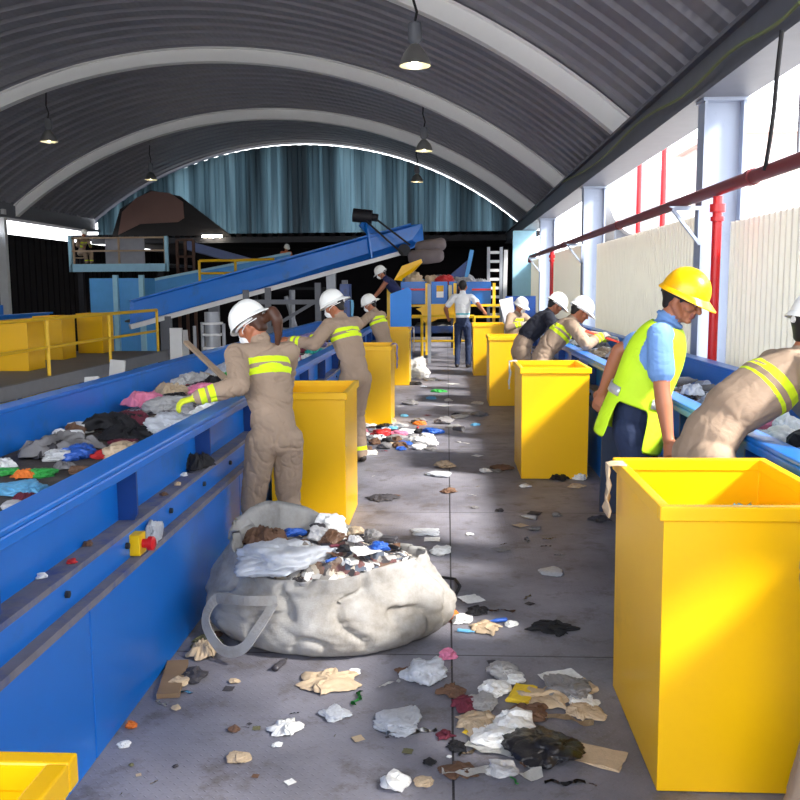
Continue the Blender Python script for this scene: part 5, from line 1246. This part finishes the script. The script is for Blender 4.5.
# --- litter on the walkway (pixel of its foot)
G_ = [('rag', 'pink', 437, 596, .16, 'magenta cloth on the floor right behind the sack', .9), ('lump', 'orange', 452, 617, .10, 'orange crumpled scrap right of the sack', .7), ('lump', 'white', 461, 622, .11, 'white crumpled paper beside the orange scrap', .7), ('bottle', 'light blue', 466, 633, .10, 'light blue scrap in front of the orange scrap', .8),
      ('rag', 'black', 478, 612, .16, 'black rag in the small heap right of the sack', .5), ('bottle', 'blue', 498, 623, .11, 'blue can in the small heap right of the sack', 1.), ('rag', 'beige', 487, 629, .20, 'beige rag in the small heap right of the sack', .35), ('lump', 'white', 511, 626, .07, 'white ball at the right end of the small heap by the sack', .7), ('strip', 'brown', 502, 612, .16, 'brown strip at the back of the small heap right of the sack', .8),
      ('sheet', 'white', 471, 600, .13, 'white creased sheet behind the small heap by the sack', .8), ('strip', 'beige', 527, 598, .09, 'beige scrap alone in the middle of the walkway', .8), ('bag', 'clear', 553, 573, .20, 'flat clear film on the walkway near the big yellow bin', .2), ('rag', 'black', 600, 630, .26, 'black flattened bag against the big yellow bin', .25),
      ('lump', 'pink', 447, 657, .09, 'pink and white wrapper right in front of the sack', .7), ('bag', 'clear', 424, 677, .24, 'clear plastic bag on the floor in front of the sack', 1.), ('rag', 'brown', 403, 672, .08, 'small brown rag touching the front of the sack', .6), ('bottle', 'dark grey', 281, 667, .14, 'dark glossy wrapper under the front edge of the sack', .9),
      ('rag', 'beige', 330, 683, .34, 'long beige flattened bag on the floor in front of the sack', .30), ('strip', 'green', 358, 700, .15, 'green strip on the floor in front of the beige bag', .8), ('bag', 'clear', 336, 716, .15, 'small clear bag in front of the beige flattened bag', .5), ('strip', 'white', 389, 685, .13, 'short white strip between the beige bag and the clear bag', .9), ('lump', 'white', 355, 673, .05, 'tiny white scrap at the front of the sack', .6),
      ('rag', 'beige', 204, 655, .19, 'crumpled cream cloth between the left conveyor and the sack', 1.2), ('strip', 'light blue', 182, 692, .12, 'light blue strip beside the wooden board', .5), ('strip', 'white', 180, 676, .14, 'white strip beside the wooden board', .8), ('lump', 'white', 195, 682, .04, 'tiny white ball near the light blue strip', .7), ('rag', 'white', 286, 730, .17, 'white torn tissue alone on the floor at lower left', .6), ('lump', 'beige', 240, 759, .09, 'small beige scrap nearest the front on the left floor', .4),
      ('strip', 'white', 161, 704, .09, 'thin white scrap in front of the wooden board', .5), ('lump', 'orange', 131, 727, .05, 'small orange scrap at the foot of the left conveyor', .8), ('lump', 'white', 124, 746, .05, 'white scrap at the foot of the left conveyor', .5),
      ('bag', 'clear', 400, 725, .26, 'grey clear plastic film left of the near litter heap', .35), ('strip', 'white', 412, 733, .22, 'white wavy strip lying over the grey film', .6), ('lump', 'white', 397, 786, .11, 'white crumpled paper at the bottom middle of the photo', .8), ('lump', 'beige', 425, 783, .07, 'beige scrap right of the bottom white paper', .4),
      ('bag', 'pale grey', 503, 676, .18, 'pale grey plastic bag at the back of the near litter heap', 1.), ('lump', 'white', 494, 693, .14, 'white crumpled plastic at the back left of the near litter heap', .7), ('lump', 'white', 515, 681, .10, 'white ball right of the pale grey bag in the near heap', .5), ('sheet', 'white', 564, 681, .20, 'white clean card at the back of the near litter heap', .5), ('bag', 'grey', 578, 692, .26, 'grey translucent bag in front of the white card', .7),
      ('carton', 'beige', 604, 690, .12, 'beige carton against the big yellow bin', .7), ('rag', 'white', 592, 702, .18, 'white lacy scrap right of the grey bag', .3), ('rag', 'beige', 584, 713, .20, 'beige lacy scrap in front of the grey bag', .3), ('carton', 'yellow', 522, 697, .17, 'yellow packet in the near litter heap', .4), ('rag', 'beige', 545, 700, .26, 'large beige cloth in the middle of the near litter heap', .4),
      ('rag', 'maroon', 465, 706, .16, 'maroon rag at the left end of the near litter heap', .6), ('bag', 'pale grey', 480, 705, .17, 'pale grey film left in the near litter heap', .6), ('rag', 'beige', 478, 725, .24, 'beige dirty cloth at the left front of the near litter heap', .4), ('lump', 'white', 512, 724, .17, 'white crumpled paper in the middle of the near litter heap', .7), ('rag', 'brown', 527, 715, .20, 'brown cloth in the middle of the near litter heap', .5),
      ('carton', 'yellow', 478, 735, .11, 'small yellow packet at the front of the near litter heap', .4), ('lump', 'white', 497, 740, .17, 'white paper at the front of the near litter heap', .5), ('strip', 'beige', 560, 720, .30, 'long beige strip lying right in the near litter heap', .6), ('bag', 'black', 545, 752, .36, 'black plastic bag at the front of the near litter heap', .55),
      ('strip', 'white', 505, 757, .36, 'long white strip running left from the black bag', .6), ('strip', 'white', 492, 776, .40, 'long white twisted strip pointing to the photo bottom', .9), ('rag', 'black', 458, 748, .10, 'small black rag left of the black bag', .5), ('strip', 'beige', 470, 753, .12, 'beige strip beside the small black rag', .6), ('lump', 'pale grey', 503, 772, .12, 'pale grey scrap right of the twisted strip', .6),
      ('rag', 'brown', 460, 772, .16, 'dark brown flat strip at the bottom of the floor', .3), ('lump', 'black', 430, 764, .05, 'small black scrap left of the brown strip', .6), ('carton', 'beige', 610, 757, .24, 'brown flattened carton next to the front corner of the big bin', .12), ('strip', 'dark grey', 565, 784, .16, 'dark grey strip at the bottom right of the floor', .4), ('strip', 'green', 514, 781, .07, 'small lime scrap at the bottom of the floor', .6), ('lump', 'brown', 527, 765, .05, 'tiny brown scrap below the black bag', .6),
      ('bag', 'clear', 437, 475, .30, 'flat white plastic film in the middle of the walkway', .3), ('rag', 'dark grey', 382, 499, .30, 'dark twisted rag near the left bin on the walkway', .3), ('lump', 'brown', 448, 492, .14, 'brown paper bit in the middle of the walkway', .5), ('lump', 'beige', 445, 467, .20, 'beige and black scrap in front of the middle heap', .6), ('bottle', 'pale grey', 528, 519, .16, 'grey bottle lying alone on the right of the walkway', .9), ('rag', 'black', 558, 479, .22, 'black rag at the foot of the second right bin', .7), ('lump', 'white', 580, 479, .16, 'white scrap at the right foot of the second right bin', .7), ('rag', 'beige', 577, 487, .18, 'beige scrap in front of the second right bin', .4),
      ('lump', 'brown', 503, 469, .22, 'brown and white scrap left of the second right bin', .4), ('lump', 'white', 486, 472, .12, 'white scrap left of the second right bin', .6), ('sheet', 'white', 432, 540, .12, 'white sheet standing out in the middle of the walkway', .6), ('lump', 'white', 440, 553, .14, 'white crumpled paper in front of the middle white sheet', .7), ('bag', 'clear', 427, 533, .26, 'clear film behind the middle white sheet', .25), ('lump', 'white', 525, 487, .1, 'white scrap near the lone grey bottle', .5), ('strip', 'pale grey', 527, 540, .14, 'grey strip in front of the lone grey bottle', .5),
      ('bag', 'light blue', 432, 399, .20, 'light blue bag in the far middle of the walkway', .7), ('strip', 'white', 462, 443, .25, 'white strip right of the middle heap', .4)]
for k, c, px, py, s, lab, sz in G_:
    p = onp(px, py, 0); p.z = .003
    if px > 560 and py > 590: p.x = min(p.x, .58-s*.4)
    put(k, c, p, s*(.62 if k == 'bag' else .8), label=lab, sz=sz)
q = [at(px, py, Z=.012) for px, py in ((424, 582), (440, 577), (455, 579), (460, 586), (456, 594), (446, 597))]
o = MB().tube(q, .008, 6).build('black_cable', BLACKR, smooth=True); tag(o, 'loop of black cable on the floor behind the sack', 'cable')
o = MB().beam(at(168, 696, Z=.012), at(178, 662, Z=.012), .085, .018).build('wooden_board', mat('old_board', '#8a6f52', .85, var=.25, scale=9)); tag(o, 'short wooden board on the floor at the foot of the left conveyor', 'board')
def greg(y): return 'in the heap on the floor beside the middle left bin' if 6.5 < y < 10 else 'scattered on the far walkway' if y >= 10 else 'scattered on the walkway between sack and bins'
for i in range(260):    # heap at the foot of the middle left bin
    px = rr.gauss(392, 26); py = rr.gauss(436, 7)
    p = onp(max(362, px), py, 0); p.z = .003+rr.random()*.03
    s_ = rr.uniform(.09, .20)
    if not free(p.x, p.y, s_*.5): continue
    p.z = .003; put(rr.choice(KP), rr.choice(PAL), p, s_, region=greg(8), sz=rr.uniform(.5, 1.0))
for i in range(26):
    px = rr.uniform(400, 480); py = rr.uniform(374, 432); p = onp(px, py, 0); p.z = .003
    s_ = rr.uniform(.08, .22)
    if not free(p.x, p.y, s_*.5): continue
    put(rr.choice(['lump', 'sheet', 'strip', 'rag', 'bag']), rr.choice(PAL), p, s_, region=greg(12), sz=.5)
for i in range(26):
    px = rr.uniform(370, 560); py = rr.uniform(448, 560); p = onp(px, py, 0); p.z = .003
    s_ = rr.uniform(.03, .09)
    if not free(p.x, p.y, s_*.5): continue
    put(rr.choice(['lump', 'sheet', 'strip']), rr.choice(['white', 'beige', 'brown', 'grey', 'dark grey']), p, s_, region=greg(5), sz=.5)
for i in range(60):
    px = rr.uniform(120, 600); py = rr.uniform(590, 795); p = onp(px, py, 0); p.z = .003
    if p.x < -1.1 or p.x > .58: continue
    if ((p.x+.54)/.62)**2+((p.y-3.98)/.55)**2 < 1: continue
    s_ = rr.uniform(.012, .04)
    if not free(p.x, p.y, s_*.5): continue
    put(rr.choice(['lump', 'sheet', 'strip']), rr.choice(['white', 'beige', 'brown', 'dark grey', 'olive']), p, s_, region='dropped on the near walkway', sz=.6)
for i in range(26):
    px = rr.uniform(440, 600); py = rr.uniform(680, 760); p = onp(px, py, 0); p.z = .003
    p.x = min(p.x, .52)
    s_ = rr.uniform(.06, .15)
    if not free(p.x, p.y, s_*.5): continue
    put(rr.choice(['lump', 'rag', 'strip', 'bag']), rr.choice(['beige', 'white', 'brown', 'pale grey', 'olive', 'maroon', 'dark grey']), p, s_, region='in the near litter heap by the big yellow bin', sz=.5)
for i in range(14):   # debris along the conveyor foot by the sack
    p = V((-1.08+rr.random()*.06, rr.uniform(3.3, 4.3), .003)); put(rr.choice(['lump', 'strip', 'rag']), rr.choice(['brown', 'dark grey', 'beige', 'black', 'olive']), p, rr.uniform(.05, .12), region='at the foot of the left conveyor beside the sack', sz=.7)
# rubbish inside the near bin, on the hopper, bag behind a bin, hanging rags
o, HF = bed('rubbish_fill', .67, 1.15, 2.7, 3.33, .40, .16, '', sd=9); tag(o, 'rubbish lying deep inside the nearest yellow bin', 'rubbish', kind='stuff')
put('bag', 'light blue', (1.03, 3.22, .56), .20, label='blue-grey plastic bag inside the nearest yellow bin', sz=2.4); put('bag', 'dark grey', (1.03, 2.98, .56), .20, label='dark plastic bag inside the nearest yellow bin', sz=2.2); put('lump', 'white', (.88, 3.22, .57), .12, label='white scrap on the bags inside the nearest yellow bin')
def hang(name, color, x, y, z, w, h, label, dx=-1):
    b = MB(); n = 10; vs = []; fs = []
    ox = .012*dx
    for i in range(n+1):
        for j in range(7):
            t = i/n; u = j/6-.5
            zz = z+.012-max(0, t-.18)*h; xx = x-dx*(.05-.05*min(1, t/.18))+ox*(1 if t > .18 else t/.18)
            vs.append((xx+dx*(.012+.018*noise.noise(V((u*6, t*5, z*3+y)))), y+w*u*(1-.45*abs(math.sin(t*3+y)))+.03*noise.noise(V((t*3, y, 0))), zz))
    fs = [(i*7+j, i*7+j+1, i*7+j+8, i*7+j+7) for i in range(n) for j in range(6)]
    o = b.add(vs, fs).build(name, pm(color, 'rag'), smooth=True); tag(o, label, 'rag')
    md = o.modifiers.new('t', 'SOLIDIFY'); md.thickness = .006; md.offset = 1 if dx > 0 else -1
    return o
hang('hanging_rag', 'beige', .607, 3.26, .90, .09, .24, 'cream rag hung over the rim of the nearest yellow bin')
hang('hanging_rag', 'pale grey', .562, 7.80, .905, .16, .30, 'pale rag hung over the rim of the second right bin')
hang('hanging_rag', 'purple', -.588, 10.2, .905, .22, .34, 'purple-grey bag hung over the rim of the middle left bin', 1)
hang('hanging_rag', 'pale grey', -.558, 14.5, .905, .16, .5, 'pale rag hung over the rim of the farthest left bin', 1)
hang('hanging_rag', 'light blue', -1.87, 17.6, 1.30, .5, .6, 'light blue cloth hung beside the third left worker', 1)
o = MB().box(-1.93, -1.87, 17.35, 17.85, .003, 1.30).build('rack_board', BLUED); tag(o, 'narrow blue upright under the light blue cloth', 'panel')
put('bag', 'white', onp(412, 377, 0)+V((0, 0, .003)), .55, label='white full sack standing behind the far left bin', sz=1.6)
hz = 1.60
for i in range(120):
    x = rr.uniform(-.85, .85); y = rr.uniform(19.85, 21.0)
    if not free(x, y, .14): continue
    put(rr.choice(['lump', 'bag', 'rag', 'carton', 'bottle']), rr.choice(['white']*5+['pale grey']*4+['beige', 'brown', 'light blue', 'red', 'grey']), (x, y, hz+.004), rr.uniform(.22, .40), sz=1.3, region='heaped in the hopper at the end of the walkway')
for i in range(10):
    put(rr.choice(['lump', 'bag']), rr.choice(['white', 'pale grey', 'brown']), (-.68+i*.085, 19.85+.25*(i % 3), P3(411, 333, Yh).z+.07), rr.uniform(.12, .22), region='in the lower trough of the hopper machine')
put('rag', 'dark grey', onp(600, 520, 0)+V((0, 0, .003)), .14, label='grey torn film on the floor beside the dark flap on the right', sz=.5)
fl = MB().prism([(1.02, 5.95, .05), (1.03, 5.95, .80), (1.22, 5.95, .80), (1.22, 5.95, .03)], (0, .025, 0)).build('rubber_flap', mat('slate_rubber', '#2c3548', .6, var=.2)); tag(fl, 'dark blue flap beside the right conveyor between bin and man in vest', 'flap')

# ================================================================== LIGHT
w = bpy.data.worlds.new('sky'); SC.world = w; w.use_nodes = True
N = w.node_tree.nodes; L = w.node_tree.links; bg = N['Background']
tc = N.new('ShaderNodeTexCoord'); sp = N.new('ShaderNodeSeparateXYZ'); L.new(tc.outputs['Generated'], sp.inputs[0])
r = N.new('ShaderNodeValToRGB'); e = r.color_ramp.elements
e[0].position = .45; e[0].color = (.30, .28, .26, 1); e[1].position = .53; e[1].color = (.95, .97, 1.0, 1)
k = e.new(.9); k.color = (.70, .82, 1.0, 1)
mr = N.new('ShaderNodeMapRange'); mr.inputs['From Min'].default_value = -1; mr.inputs['From Max'].default_value = 1; L.new(sp.outputs[2], mr.inputs['Value']); L.new(mr.outputs[0], r.inputs['Fac'])
L.new(r.outputs['Color'], bg.inputs['Color']); bg.inputs['Strength'].default_value = 2.2
sun = bpy.data.lights.new('sun', 'SUN'); sun.energy = 5; sun.angle = math.radians(9); sun.color = (1, .96, .9)
so = bpy.data.objects.new('sun', sun); COL.objects.link(so)
so.rotation_euler = V((-1, .52, -.92)).to_track_quat('-Z', 'Y').to_euler()
SC.view_settings.view_transform = 'Standard'; SC.view_settings.look = 'None'; SC.view_settings.gamma = 1; SC.view_settings.use_curve_mapping = False
SC.view_settings.exposure = 1.45
SC.cycles.use_denoising = True
SC.cycles.max_bounces = 8; SC.cycles.diffuse_bounces = 5; SC.cycles.glossy_bounces = 3; SC.cycles.transmission_bounces = 6
SC.cycles.sample_clamp_indirect = 6
